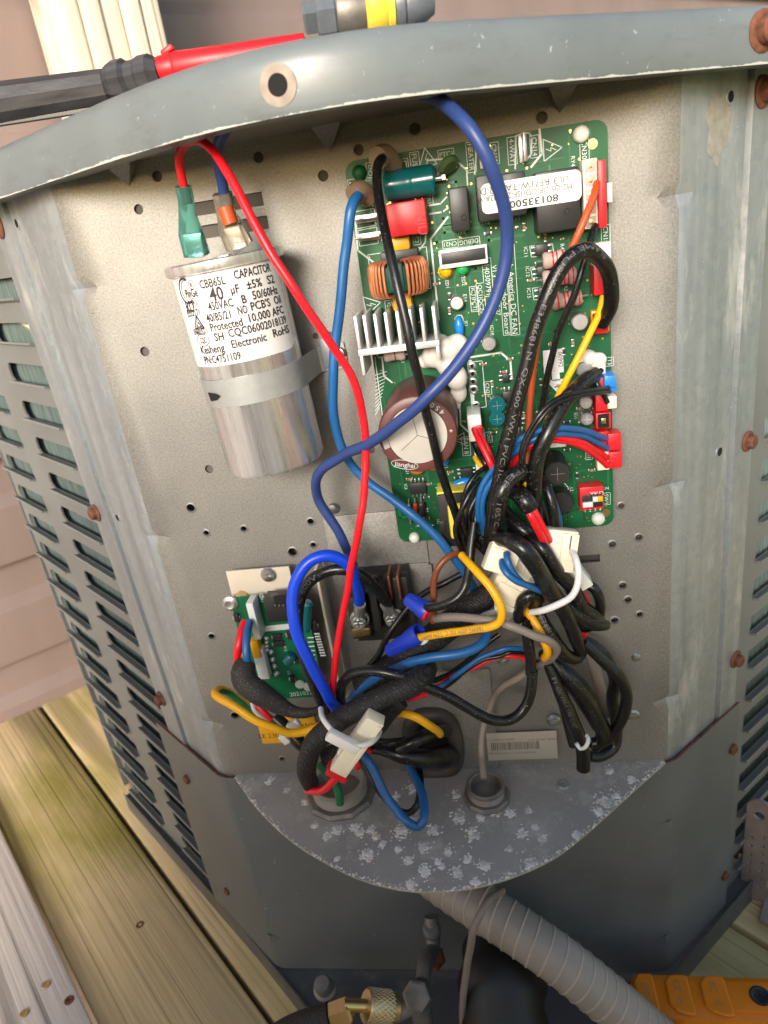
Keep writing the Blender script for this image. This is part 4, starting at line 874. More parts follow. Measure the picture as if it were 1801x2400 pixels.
# sockets along the right hand edge
def socket(c0, c1, h, mat, slots=None, slotmat='dark', name='socket', inset=.8):
    o = pb(name, c0, c1, HB + h, mat, bev=.35)
    if slots:
        a, b = at(*c0[:2], HB + h), at(*c1[:2], HB + h)
        w_, hh = (b.x - a.x), (a.z - b.z)
        for i in range(slots):
            cz = a.z - hh * (i + .5) / slots; m_ = MB().box(((a.x + b.x) / 2, -HB - h - .02, cz), (w_ - inset * 2, .5, hh / slots - inset), bev=.1); m_.build('socket_opening', MT[slotmat], o)
            MB().box(((a.x + b.x) / 2, -HB - h + .1, cz), ((w_ - inset * 2) * .4, 1.0, (hh / slots) * .35), bev=.1).build('contact', MT['gold'], o)
    return o
socket(D_(1388, 272), D_(1478, 648), 9, 'nylon', 5, 'lblgrey'); pb('plug_half', D_(1474, 275), D_(1526, 645), HB + 12, 'redpl', bev=.4); pb('plug_latch', D_(1526, 400), D_(1556, 505), HB + 8, 'nylon', bev=.3)
socket(D_(1448, 738), D_(1552, 1010), 8, 'nylon'); pb('plug_half', D_(1450, 865), D_(1518, 1020), HB + 10, 'redpl', bev=.4)
pb('plug_half', E_(1455, 92), E_(1535, 190), HB + 10, 'redpl', bev=.4); pb('socket', E_(1438, 70), E_(1540, 180), HB + 5, 'yel', bev=.4)
socket(E_(1470, 320), E_(1518, 420), 7, 'nylon'); pb('plug_half', E_(1480, 440), E_(1530, 520), HB + 9, 'redpl', bev=.3)
o = pb('plug_half', E_(1510, 432), E_(1572, 492), HB + 12, 'skypl', bev=.3); pb('plug_latch', E_(1540, 470), E_(1580, 515), HB + 9, 'skypl', bev=.3, parent=o)
pb('plug_half', E_(1462, 535), E_(1532, 622), HB + 9, 'redpl', bev=.3); pb('plug_half', E_(1528, 545), E_(1580, 608), HB + 10, 'nylon', bev=.3)
socket(E_(1462, 640), E_(1548, 718), 9, 'redpl', 1, 'dark'); pb('socket', E_(1455, 745), E_(1535, 850), HB + 7, 'redpl', bev=.3); pb('socket', E_(1470, 850), E_(1540, 950), HB + 6, 'nylon', bev=.3)
pb('regulator_tab', E_(1205, 790), E_(1300, 822), HB + 16, 'teflon', bev=.4)
# DIP switch
o = pb('dip_switch', E_(1372, 1052), E_(1508, 1168), HB + 7, 'redpl', bev=.4); dm = MB()
for i in range(4):
    c = E_(1402 + i * 28, 1128 - i * 3); p = at(c[0], c[1], HB + 7.1); o2 = MB().box(p, (2.2, .5, 6), bev=.1).build('switch_slot', MT['redpl'] if i > 3 else MT['blackpl'], o); MB().box(p + V(0, -.7, -1.2 if i < 2 else 1.0), (2.2, 1.3, 2.4), bev=.2).build('switch_lever', MT['white' if i < 3 else 'yel'], o)
    text_on(dm, str(i + 1), p + V(0, 0, -4.4), X, Zu, 1.4)
c = E_(1468, 1083); text_on(dm, 'YKD', at(c[0], c[1], HB + 7.06), X, Zu, 2.2); dm.build('lettering', MT['white'], o, smooth=0)
# code label and its arrow, tabs, posts
o = pb('printed_label', E_(1168, 290), E_(1285, 408), HB + .3, 'paper', h0=HB, bev=.1); tl = MB(); c = E_(1268, 338); text_on(tl, '00992', at(c[0], c[1], HB + .36), -Zu, X, 1.9); tl.build('lettering', MT['ink'], o, smooth=0)
def tab(c, horiz, L=9.5):
    q = P2(c, HB + 4); sz = (L, 8, .9) if horiz else (.9, 8, L); o = MB().box(q, sz, bev=.2).box(q + V(0, 3.6, 0), (L, .8, 3) if horiz else (3, .8, L), bev=.2).build('quick_connect_tab', MT['tin'], pcb)
tab(D_(185, 597), True); tab(D_(200, 700), True); tab(D_(1062, 205), False); tab(D_(838, 240), False)
for c, k, mt in ((D_(1380, 130), 1, 'teflon'), (D_(150, 345), .95, 'led_g'), (E_(455, 1325), .85, 'teflon'), (E_(1475, 1220), 1, 'teflon')):
    q = P2(c); MB().lathe(q, OUT, [(3 * k, -.2), (3 * k, 1.2), (2.4 * k, 2.4), (1.2 * k, 3), (0, 3.1)], 18).build('support_post', MT[mt if mt != 'led_g' else 'pcb'], pcb)
for c in (D_(1445, 183), E_(1520, 1190)):
    q = P2(c); MB().lathe(q, OUT, [(1.9, 0), (1.8, .12), (.9, .14), (.8, .05), (0, .05)], 16).build('test_point', MT['gold'], pcb)
# scattered surface-mount parts and vias
rnd = random.Random(11); spots = []
free = [(D_, 560, 880, 760, 1150, 10), (D_, 860, 640, 1080, 740, 6), (E_, 830, 330, 985, 560, 6), (E_, 1090, 210, 1420, 300, 9), (E_, 880, 560, 1080, 900, 12), (E_, 1090, 430, 1330, 620, 10), (E_, 360, 1090, 560, 1290, 8), (E_, 400, 1000, 640, 1090, 5), (E_, 1300, 560, 1440, 1000, 10), (E_, 1080, 640, 1200, 760, 5), (D_, 1080, 690, 1240, 1060, 8), (E_, 560, 960, 760, 1060, 5)]
sm_o = MB().box((0, -.45, 0), (2.0, .9, 1.1), bev=.1).build('chip_resistor', MT['blackpl'], org=(0, 0, 0)); smr = sm_o.data; bpy.data.objects.remove(sm_o)
sc_o = MB().box((0, -.5, 0), (1.4, 1.0, 1.1), bev=.1).build('chip_capacitor', plain('ceramic_tan', srgb(150, 120, 88), .5), org=(0, 0, 0)); smc = sc_o.data; bpy.data.objects.remove(sc_o)
se_o = MB().box((-1.25, -.4, 0), (.6, .8, 1.2), bev=.1).box((1.25, -.4, 0), (.6, .8, 1.2), bev=.1).build('end_cap', MT['tin'], org=(0, 0, 0)); sme = se_o.data; bpy.data.objects.remove(se_o)
for c_, x0, y0, x1, y1, nn_ in free:
    for k in range(nn_ * 2):
        p = P2(c_(rnd.uniform(x0, x1), rnd.uniform(y0, y1)))
        if all((p - q_).length > 4.2 for q_ in spots):
            spots.append(p); cap_ = rnd.random() < .45; o = inst(smc if cap_ else smr, 'chip_capacitor' if cap_ else 'chip_resistor', pcb, p, (0, rnd.choice((0, R(90))), 0)); inst(sme, 'end_cap', o, ORG[o])
vm = MB()
for k in range(420):
    p = V(rnd.uniform(bx0 + 2, bx1 - 2), -HB - .03, rnd.uniform(bz0 + 2, bz1 - 2)); r_ = rnd.choice((.28, .35, .5)); vm.add([p + V(math.cos(a * math.pi / 4) * r_, 0, math.sin(a * math.pi / 4) * r_) for a in range(8)], [list(range(8))])
vm.build('solder_vias', MT['gold'], pcb, smooth=0, kind='stuff')
# copper tracks faintly raised under the mask
tk = MB(); 
for k in range(150):
    x, z = rnd.uniform(bx0 + 4, bx1 - 4), rnd.uniform(bz0 + 4, bz1 - 4); w_ = rnd.choice((.3, .4, .9)); hz = rnd.random() < .5
    for s_ in range(rnd.randint(1, 3)):
        L_2 = rnd.uniform(3, 16) * rnd.choice((-1, 1)); x2, z2 = (x + L_2, z) if hz else (x, z + L_2); x2 = min(max(x2, bx0 + 2), bx1 - 2); z2 = min(max(z2, bz0 + 2), bz1 - 2)
        tk.box(((x + x2) / 2, -HB - .015, (z + z2) / 2), (abs(x2 - x) + w_, .03 + .002 * (k % 7), abs(z2 - z) + w_)); x, z = x2, z2; hz = not hz
tk.build('copper_tracks', MT['pcbtrk'], pcb, smooth=0, kind='stuff')
# ================================================================ run capacitor
ct = at(483, 553, 24); CR = 21.2; cax = V(ct.x, -24, 0); ctz = ct.z
zb = at(606, 1029, 24 + 20).z; CH = ctz - zb
capo = thing('run_capacitor', 'silver metal can capacitor with printed label strapped to the panel', 'capacitor', (ct.x, -24, zb))
cb = V(ct.x, -24, zb)
can = MB().lathe(cb, Zu, [(CR - 4, .6), (CR - 2.2, 0), (CR - .8, .5), (CR, 2), (CR, CH - 5), (CR + .2, CH - 4.4), (CR + 1.9, CH - 3.8), (CR + 2.2, CH - 2.8), (CR + 2.2, CH - .6), (CR + 1.6, CH), (CR + .6, CH), (CR + .2, CH - 1.4), (0, CH - 1.4)], 72).build('metal_can', MT['can'], capo)
def cylhit(px, py, rad=CR):
    r = ray(px, py).normalized(); o = CAMP - cax; a = r.x**2 + r.y**2; b = 2 * (o.x * r.x + o.y * r.y); c = o.x**2 + o.y**2 - rad**2
    d = b * b - 4 * a * c
    if d < 0: d = 0
    q = CAMP + r * ((-b - math.sqrt(d)) / (2 * a)); return math.atan2(q.x - cax.x, -(q.y - cax.y)), q.z
def cylp(th, z, rad): return V(cax.x + rad * math.sin(th), cax.y - rad * math.cos(th), z)
lab = MB(); t0, z0 = R(-78), cylhit(*Q_(330, 860)[:2])[1]; t1, z1 = cylhit(*Q_(760, 1340)[:2])
t1 = cylhit(*Q_(765, 1080)[:2])[0]; z1 = cylhit(*Q_(370, 1448)[:2])[1]
nn = 30; zl = [z0, z0 - 1.2, z1 + 2.2, z1 + .6, z1]; vs = []
for i in range(nn + 1):
    th = t0 + (t1 - t0) * i / nn
    e = max(0, (i - nn + 2) / 2)
    vs += [cylp(th, z0 - e * .8, CR + .10), cylp(th, z1 + e * 1.6, CR + .10)]
lab.add(vs, [[2 * i, 2 * i + 2, 2 * i + 3, 2 * i + 1] for i in range(nn)])
labo = lab.build('printed_label', MT['paper'], capo, smooth=60)
ltr = MB()
def ctext(body, c0, c1, size=None, bold=False):
    (a0, za), (a1, zb_) = cylhit(*c0[:2]), cylhit(*c1[:2]); zc = (za + zb_) / 2
    vs, fs = text_fine(body, bold); x0 = min(p[0] for p in vs); x1 = max(p[0] for p in vs)
    k = (a1 - a0) * CR / (x1 - x0); ks = (size / .73) if size else k * 1.0
    ltr.add([cylp(a0 + (x - x0) * k / CR, zc + (y - .365) * ks, CR + .24) for x, y in vs], fs)
def cq(x0, y0, x1, y1): return Q_(x0, y0), Q_(x1, y1)
for body, q, sz, bd in [('CBB65L', (250, 952, 405, 925), 3.1, 0), ('CAPACITOR', (460, 903, 680, 860), 3.1, 0), ('40', (308, 1016, 390, 1000), 5.0, 1), ('µF', (437, 992, 488, 980), 3.1, 0), ('±5%', (535, 967, 625, 947), 3.1, 0), ('S2', (658, 940, 700, 930), 3.1, 0),
                    ('450VAC', (297, 1087, 448, 1065), 3.1, 0), ('B', (502, 1052, 530, 1046), 3.1, 0), ('50/60Hz', (567, 1030, 718, 998), 3.1, 0), ('40/85/21', (283, 1157, 430, 1135), 3.1, 0), ('NO', (475, 1120, 533, 1108), 3.1, 0), ("PCB'S", (555, 1098, 672, 1072), 3.1, 0), ('Oil', (695, 1066, 735, 1054), 3.1, 0),
                    ('Protected', (305, 1215, 500, 1182), 3.1, 0), ('10,000 AFC', (540, 1168, 748, 1118), 3.1, 0), ('SH', (328, 1275, 383, 1265), 3.1, 0), ('CQC06002018139', (413, 1258, 762, 1175), 3.1, 0), ('Kesheng', (243, 1347, 385, 1335), 3.1, 0), ('Electronic', (430, 1325, 640, 1278), 3.1, 0), ('RoHS', (682, 1262, 778, 1240), 3.1, 0), ('PN:C4751109', (262, 1410, 482, 1385), 3.1, 0),
                    ('PinGe', (163, 1002, 234, 992), 3.2, 0), ('R', (193, 950, 206, 948), 1.8, 0), ('E332171', (170, 1122, 243, 1112), 2.6, 0), ('EN60252-1', (206, 1238, 284, 1228), 2.2, 0), ('CQC', (240, 1290, 276, 1284), 2.4, 0), ('RU', (165, 1086, 207, 1070), 4.4, 1), ('R', (206, 1056, 218, 1054), 1.6, 0)]:
    ctext(body, Q_(q[0], q[1]), Q_(q[2], q[3]), sz, True)
def cring(c, rw, rh, wdt, a0=0, a1=360):
    t, z = cylhit(*c[:2]); n = 28; vs = []
    for i in range(n + 1):
        a = R(a0 + (a1 - a0) * i / n)
        for k in (0, wdt): vs.append(cylp(t + (rw - k) * math.cos(a) / CR, z + (rh - k) * math.sin(a), CR + .24))
    ltr.add(vs, [[2 * i, 2 * i + 2, 2 * i + 3, 2 * i + 1] for i in range(n)])
cring(Q_(165, 985), 4.6, 4.8, .7, 60, 300); cring(Q_(172, 985), 3.4, 4.0, .3, 70, 300); cring(Q_(200, 949), 1.5, 1.7, .2); cring(Q_(257, 1288), 3.4, 2.4, .25); cring(Q_(212, 1055), 1.4, 1.5, .2)
t, z = cylhit(*Q_(233, 1185)[:2])
for k, s_ in ((0, 1), (1, .5)):
    tri = [(0, 3.6), (-2.9, -2.2), (2.9, -2.2)]; inn = [(0, 2.2), (-1.9, -1.6), (1.9, -1.6)]
    if k: tri = [(.2, .8), (-1.4, -1.5), (1.7, -1.5)]; inn = [(.2, .2), (-.6, -1.1), (.9, -1.1)]
    vs = [cylp(t + x / CR, z + y, CR + .24) for x, y in tri + inn]; ltr.add(vs, [[i, (i + 1) % 3, (i + 1) % 3 + 3, i + 3] for i in range(3)])
ltr.build('lettering', MT['ink'], labo, smooth=0)
# strap
MT['strapz'] = plain('zinc_strap', srgb(158, 158, 154), .5, .3, var=.08, vs=300, bmp=.15)
zs = cylhit(*Q_(560, 1600)[:2], CR + .8)[1]; sh_ = 11.0; sp = MB(); n = 110; vs = []
loop = [cylp(R(-115 + 200 * i / n), 0, CR + .4) for i in range(n + 1)]
e = loop[-1]; loop += [V(e.x + 1, -10, 0), V(e.x + 2.2, -3, 0), V(e.x + 4, -1.6, 0), V(e.x + 14, -1.5, 0)]
for p in loop: vs += [p + V(0, 0, zs - sh_ / 2), p + V(0, 0, zs + sh_ / 2)]
sp.add(vs, [[2 * i, 2 * i + 2, 2 * i + 3, 2 * i + 1] for i in range(len(loop) - 1)])
stp = sp.build('holding_strap', MT['strapz'], capo, smooth=0); md = stp.modifiers.new('t', 'SOLIDIFY'); md.thickness = .0006; md.offset = 1
t, z = cylhit(*Q_(300, 1640)[:2], CR + 1.8); vs = [cylp(t + x / CR, z + y, CR + 1.1) for x, y in [(-3.6, 1.9), (1.5, 1.5), (3.6, .4), (1, -1.2), (-3, -1.8)]]
MB().add(vs, [[0, 1, 2, 3, 4]]).build('strap_slot', MT['dark'], stp)
q = at(*C_(1408, 800)[:2], 2); MB().box((q.x, -2.2, q.z), (7, 1.4, 13), bev=.3).build('strap_foot', MT['galv'], capo)
# lid insulators and terminals
for c, hh in ((Q_(258, 770), 29), (Q_(520, 716), 29)):
    q = atz(c[0], c[1], ctz + .5); MB().lathe(V(q.x, q.y, ctz - 1.6), Zu, [(7, 0), (7, 3.0), (6.2, 4.0), (0, 4.0)], 26).build('terminal_base', MT['blackpl'], capo)
    MB().box((q.x, q.y, ctz + 4), (6.4, .9, 9), bev=.2).build('terminal_blade', MT['tin'], capo)
MB().box((ct.x, -24, ctz - .4), (6, 5, 1.6), bev=.4).build('lid_stud', MT['tin'], capo)
def loft(sections, n=20):
    """sections: (centre, width vector, thickness vector, squareness)"""
    mb = MB(); rows = []
    for c, u, v, k in sections:
        r_ = []
        for i in range(n):
            a = 2 * math.pi * i / n; ca, sa = math.cos(a), math.sin(a)
            r_.append(c + u * (abs(ca) ** k * (1 if ca > 0 else -1)) + v * (abs(sa) ** k * (1 if sa > 0 else -1)))
        rows.append(r_)
    mb.v = [p for r_ in rows for p in r_]; L = len(rows)
    for i in range(L - 1):
        for k in range(n): mb.f.append([i * n + k, i * n + (k + 1) % n, (i + 1) * n + (k + 1) % n, (i + 1) * n + k]); mb.m.append(0)
    mb.f += [list(range(n))[::-1], [(L - 1) * n + k for k in range(n)]]; mb.m += [0, 0]; return mb
def sleeve_terminal(P, mat, label_parent, wid):
    """P: picture spots from the wire end to the blade end; wid half widths in mm"""
    pts_ = [at(x, y, h) for x, y, h in P]; secs = []
    for i, (p, w_) in enumerate(zip(pts_, wid)):
        d = (pts_[min(i + 1, len(pts_) - 1)] - pts_[max(i - 1, 0)]).normalized(); u = V(0, -1, 0).cross(d).normalized(); v = d.cross(u)
        secs.append((p, u * w_, v * min(w_ * .75, 3.0), .55 if w_ > 3.5 else .9))
    o = loft(secs).build('terminal_sleeve', MT[mat], label_parent)
    a, b = pts_[-1], pts_[-3]; d = (b - a).normalized(); u = V(0, -1, 0).cross(d).normalized()
    MB().box(a + d * 3.5, (6.2, 1.8, 9), ax=Matrix((u, d.cross(u) * -1, d)).transposed(), bev=.5).build('crimp_terminal', MT['tin'], o)
    return o
capo.rotation_euler.y = -.045; capo.location.x += .045 * CH * S
# ================================================================ wires
def W(name, label, P, w, mat, cat='wire', group=None, n=12, text=None, extra=None, ell=1.0, stripe=None, parent=None, wseq=None):
    wp = [at(x, y, h) for x, y, h in P]; path = [p + noise.noise_vector(p * .07) * .45 for p in spline(wp)]
    if wseq:
        m = len(path); rr = []
        for i in range(m):
            t = i / (m - 1) * (len(wseq) - 1); k = min(int(t), len(wseq) - 2); ww = wseq[k] + (wseq[k + 1] - wseq[k]) * (t - k); rr.append(ww / 2 / ppm(path[i]))
    else:
        rr = sum(w / 2 / ppm(p) for p in wp) / len(wp)
    rj = [(rr[i] if isinstance(rr, list) else rr) * (1 + .03 * noise.noise(p * .16)) for i, p in enumerate(path)]
    mb = MB().tube(path, rj, n, stripe=stripe, ell=ell)
    mats = MT[mat] if not stripe else [MT[mat], MT['green']]
    o = mb.build(name, mats, parent, smooth=60, label=label if not parent else None, cat=cat if not parent else None, group=group)
    if text: wire_text(o, path, rr if not isinstance(rr, list) else sum(rr) / len(rr), *text)
    return o, path, rr
def wire_text(o, path, r, body, s0, s1, mat='white', size=None, up=1):
    """print a string along a wire between two fractions of its length, on the side that faces out"""
    fr = frames(path); cum = [0]
    for a, b in zip(path, path[1:]): cum.append(cum[-1] + (b - a).length)
    tot = cum[-1]; vs, fs = text_fine(body); x0 = min(p[0] for p in vs); x1 = max(p[0] for p in vs); L0, L1 = s0 * tot, s1 * tot
    kx = (L1 - L0) / (x1 - x0); ky = (size or r * .9) / .73; out = []
    for x, y in vs:
        L = L0 + (x - x0) * kx; i = 0
        lo, hi = 0, len(cum) - 2
        while lo < hi:
            m_ = (lo + hi + 1) // 2
            if cum[m_] <= L: lo = m_
            else: hi = m_ - 1
        i = lo; t = (L - cum[i]) / max(cum[i + 1] - cum[i], 1e-6); p = path[i].lerp(path[i + 1], min(max(t, 0), 1)); T = (path[i + 1] - path[i]).normalized()
        view = V(.05, -.92, .38)
        nv = (view - T * view.dot(T)).normalized(); sv = nv.cross(T) * up; a = (y - .365) * ky / r
        out.append(p + (nv * math.cos(a) + sv * math.sin(a)) * (r + .13))
    mb = MB(); mb.add(out, fs); mb.build('printed_text', MT[mat], o, smooth=0)
# --- capacitor leads
o, *_ = W('red_wire', 'long red wire arching from the capacitor down across the panel', [(406, 440, 34), (394, 385, 36), (387, 345, 38), (396, 313, 40), (425, 302, 44), (460, 325, 48), (500, 385, 54), (560, 500, 60), (620, 600, 62), (680, 690, 60), (735, 770, 56), (768, 830, 54), (785, 900, 52), (790, 980, 52), (787, 1060, 54), (778, 1130, 56), (765, 1200, 56), (748, 1290, 54), (735, 1360, 52), (724, 1430, 50), (718, 1490, 48), (722, 1540, 44)], 17.5, 'red')
sleeve_terminal([(396, 402, 35), (402, 430, 34), (405, 460, 33), (413, 505, 32), (426, 550, 30)], 'greensl', o, [3.0, 3.0, 3.2, 4.6, 5.0])
o, *_ = W('dark_blue_wire', 'short dark blue wire rising from the capacitor behind the rim', [(490, 440, 26), (478, 385, 30), (470, 345, 32), (474, 305, 36), (492, 275, 40), (520, 240, 42), (570, 190, 40), (640, 140, 34)], 25, 'navy')
sleeve_terminal([(480, 418, 28), (486, 440, 27), (490, 465, 26), (502, 495, 25), (519, 532, 24)], 'clearsl', o, [3.6, 3.6, 3.6, 5.2, 5.6])
MB().cyl(at(487, 448, 29.5), V(.15, 0, -1), 3.0, 6, 14).build('conductor', MT['orange'], o)
# --- big blue loop and the N / L leads
W('blue_loop_wire', 'thick dark blue wire looping out from under the rim over the main board', [(880, 180, 30), (905, 198, 40), (940, 212, 52), (975, 235, 62), (1020, 285, 70), (1060, 360, 70), (1085, 430, 66), (1095, 500, 62), (1090, 580, 60), (1065, 660, 60), (1010, 760, 62), (930, 850, 66), (860, 915, 62), (800, 955, 54), (740, 985, 42), (700, 1010, 34), (683, 1040, 28), (687, 1075, 24), (710, 1115, 24), (735, 1155, 24), (755, 1200, 22), (768, 1240, 18), (772, 1290, 16)], 25, 'navy')
o, *_ = W('blue_neutral_wire', 'light blue wire hanging from the N terminal down to the lower harness', [(790, 422, 14), (772, 425, 22), (760, 450, 26), (748, 540, 26), (737, 640, 26), (727, 730, 26), (720, 820, 26), (722, 900, 24), (735, 960, 22), (762, 1008, 20), (800, 1045, 20), (850, 1080, 22), (900, 1118, 24), (950, 1167, 26), (985, 1210, 26), (1010, 1248, 24), (1030, 1285, 20)], 20.5, 'sky')
q0, q1 = at(*D_(120, 470)[:2], 20), at(*D_(195, 480)[:2], 12); MB().tube(spline([q0, (q0 + q1) / 2 + V(0, -1, 2), q1]), 4.0, 16).build('terminal_sleeve', MT['sheath'], o)
o, *_ = W('black_live_wire', 'black wire running straight from the L terminal down over the board', [(845, 345, 14), (828, 342, 24), (817, 360, 30), (815, 400, 34), (828, 480, 44), (852, 590, 54), (882, 720, 58), (912, 850, 56), (938, 960, 50), (962, 1045, 44), (985, 1110, 40), (1000, 1165, 36), (1010, 1215, 30)], 20, 'black')
q0, q1 = at(*D_(250, 262)[:2], 23), at(*D_(335, 300)[:2], 12); MB().tube(spline([q0, (q0 + q1) / 2 + V(0, -1, 2), q1]), 4.0, 16).build('terminal_sleeve', MT['sheath'], o)
# --- leads of the right hand connectors
W('black_tube_lead', 'thick black tubing arching from the right edge socket, printed in white', [(1300, 700, 22), (1318, 660, 28), (1318, 600, 34), (1298, 560, 40), (1265, 540, 46), (1230, 558, 50), (1195, 612, 52), (1165, 690, 52), (1140, 780, 52), (1113, 880, 52), (1090, 980, 52), (1074, 1060, 50), (1062, 1140, 46), (1056, 1190, 40)], 33, 'black', n=16, text=('FLAME PUSHER  E348681 N  QX-600  VW-1 PVC 105°C 600V TYPE', .20, .93, 'greyink', 1.8))
W('orange_wire', 'orange wire dropping from the red plug in the top right socket', [(1290, 395, 22), (1284, 420, 28), (1262, 475, 32), (1236, 535, 32), (1195, 640, 28), (1165, 720, 24), (1152, 800, 20), (1145, 880, 20), (1140, 960, 22), (1138, 1010, 24)], 15, 'orange')
W('black_socket_wire', 'thin black wire from the foot of the top right red plug', [(1285, 488, 20), (1278, 510, 24), (1260, 575, 28), (1240, 640, 28), (1207, 715, 26), (1190, 780, 24), (1178, 840, 22), (1168, 900, 20)], 15, 'black')
W('yellow_socket_wire', 'yellow wire slanting from the right edge of the board to its middle', [(1303, 640, 22), (1290, 690, 26), (1255, 760, 30), (1220, 830, 30), (1195, 880, 26), (1180, 920, 22)], 15, 'yellow')
W('black_sheathed_cable', 'thick glossy black cable curving down from the lower right sockets', pts(H_, [(1360, 60, 22), (1300, 100, 28), (1210, 185, 36), (1110, 290, 42), (1030, 430, 46), (970, 560, 48), (905, 720, 48), (880, 850, 48), (868, 970, 46), (870, 1090, 42), (890, 1240, 36)]), 34, 'tape', n=16)
W('thin_black_pair', 'thin black wire bending left from the blue plug, upper of two', pts(H_, [(1470, 165, 22), (1380, 185, 32), (1250, 205, 40), (1120, 225, 46), (1020, 280, 50), (920, 380, 52), (840, 500, 52), (790, 610, 52), (765, 740, 52), (780, 860, 50), (760, 920, 46)]), 10, 'black', group='thin black wires from the blue plug')
W('thin_black_pair', 'thin black wire bending left from the blue plug, lower of two', pts(H_, [(1480, 200, 22), (1390, 212, 32), (1260, 232, 40), (1130, 255, 46), (1030, 310, 50), (935, 410, 52), (860, 520, 52), (805, 640, 52), (785, 760, 52), (795, 870, 50), (770, 940, 46)]), 10, 'black', group='thin black wires from the blue plug')
W('thin_black_wire', 'short black wire pressed against the red plugs on the right edge', pts(H_, [(1420, 20, 18), (1385, 80, 20), (1380, 140, 22), (1420, 200, 22), (1465, 290, 22)]), 11, 'black')
def flat_plug(parent, c0, c1, h0, h1, mat): 
    return pb('plug', c0, c1, h1, mat, h0=h0, bev=.4, parent=parent)
o, *_ = W('blue_sensor_wire', 'upper light blue wire of the pair from the red plug', pts(H_, [(1450, 580, 18), (1390, 555, 24), (1280, 515, 32), (1150, 495, 40), (1020, 495, 46), (900, 515, 48), (780, 575, 48), (690, 640, 46), (600, 760, 42), (510, 860, 40), (450, 960, 40), (420, 1080, 40), (425, 1220, 38), (470, 1350, 34)]), 13.5, 'sky', group='light blue sensor wires')
flat_plug(o, H_(1470, 545), H_(1580, 670), 10, 17, 'redpl')
W('blue_sensor_wire', 'lower light blue wire of the pair from the red plug', pts(H_, [(1465, 660, 16), (1390, 615, 22), (1280, 560, 30), (1150, 540, 38), (1030, 545, 44), (920, 565, 46), (810, 620, 46), (720, 690, 44), (640, 780, 40), (560, 880, 40), (490, 980, 40), (455, 1090, 40), (460, 1220, 38), (510, 1360, 34)]), 13.5, 'sky', group='light blue sensor wires')
o, *_ = W('red_sensor_wire', 'upper red wire of the pair from the lowest red plug', pts(H_, [(1460, 735, 16), (1380, 680, 22), (1270, 615, 30), (1150, 580, 36), (1020, 565, 40), (900, 580, 42), (790, 630, 42), (700, 720, 40), (640, 830, 38), (600, 940, 36), (570, 1040, 32)]), 14, 'red', group='red sensor wires')
flat_plug(o, H_(1480, 695), H_(1588, 818), 10, 16, 'redpl')
W('red_sensor_wire', 'lower red wire of the pair from the lowest red plug', pts(H_, [(1470, 795, 16), (1400, 740, 20), (1300, 665, 28), (1180, 605, 34), (1050, 590, 38), (930, 605, 40), (820, 660, 40), (730, 745, 38), (665, 850, 36), (615, 960, 34), (590, 1050, 30)]), 14, 'red', group='red sensor wires')
o, *_ = W('fan_plug_lead', 'black and red fan leads in a tall white plug on the board', pts(H_, [(390, 500, 26), (420, 580, 34), (470, 690, 38), (520, 800, 40), (560, 930, 36)]), 13, 'red')
pb('plug', H_(325, 395), H_(460, 600), 24, 'teflon', parent=o, bev=.8); pb('plug', H_(375, 560), H_(500, 840), 20, 'teflon', parent=o, bev=.6); pb('plug_latch', H_(400, 485), H_(460, 560), 26, 'redpl', h0=20, parent=o)
W('red_wire', None, pts(H_, [(430, 500, 26), (455, 590, 32), (490, 660, 34), (530, 780, 36)]), 11, 'red', parent=o); W('black_wire', None, pts(H_, [(395, 620, 22), (425, 700, 30), (480, 790, 34), (500, 870, 34)]), 14, 'black', parent=o); W('yellow_wire', None, pts(H_, [(395, 735, 22), (420, 780, 26), (460, 820, 28)]), 10, 'yellow', parent=o)
W('short_yellow_wire', 'short yellow wire end inside the black bundle below the board', pts(H_, [(740, 940, 36), (790, 960, 44), (840, 1000, 42)]), 13, 'yellow')
# --- the black bundle under the board
W('printed_black_cable', 'black cable printed with temperature rating, curling into the bundle', pts(H_, [(800, 850, 44), (720, 870, 54), (650, 930, 58), (600, 1040, 60), (575, 1150, 58), (560, 1260, 54), (545, 1370, 48), (530, 1440, 40)]), 34, 'tape', n=16, text=('TYPER  105°C  600V  F', .1, .92, 'greyink', 2.0))
def BK(label, c, P, w, mat='black', **k): return W('black_harness_wire', label, pts(c, P), w, mat, n=12, **k)
BG = dict(group='black wires of the hanging bundle')
BK('thin black wire leaving the fan plug leftwards into the bundle', H_, [(490, 800, 36), (400, 870, 40), (330, 980, 42), (295, 1110, 42), (290, 1230, 42), (330, 1360, 40), (420, 1450, 36)], 11)
BK('thin black wire hanging in front of the yellow transformer tape', H_, [(440, 900, 38), (360, 1010, 42), (305, 1120, 44), (255, 1230, 44), (235, 1310, 42), (250, 1400, 40), (290, 1490, 36), (310, 1560, 32)], 12)
BK('black wire behind the blue pair beside the transformer', H_, [(480, 960, 30), (400, 1060, 32), (350, 1180, 34), (360, 1300, 34), (420, 1420, 34), (500, 1520, 32)], 18)
BK('second black wire behind the blue pair, printed white', H_, [(500, 1000, 26), (430, 1120, 28), (400, 1230, 30), (430, 1350, 32), (500, 1460, 30), (560, 1560, 26)], 20, text=('VW-1 ES', .45, .85, 'greyink', 2.4))
BK('black wire crossing in the middle of the bundle under the board', H_, [(640, 1180, 34), (700, 1260, 44), (790, 1330, 48), (870, 1420, 48), (960, 1540, 44)], 32, mat='tape')
BK('black wire at the right side of the bundle below the inductor', H_, [(880, 890, 30), (940, 920, 34), (990, 1010, 38), (1020, 1130, 40), (1040, 1260, 40), (1060, 1380, 36), (1080, 1480, 30)], 22)
BK('second black wire at the right side of the bundle', H_, [(850, 980, 28), (900, 1060, 32), (940, 1160, 34), (970, 1270, 34), (990, 1360, 30)], 16)
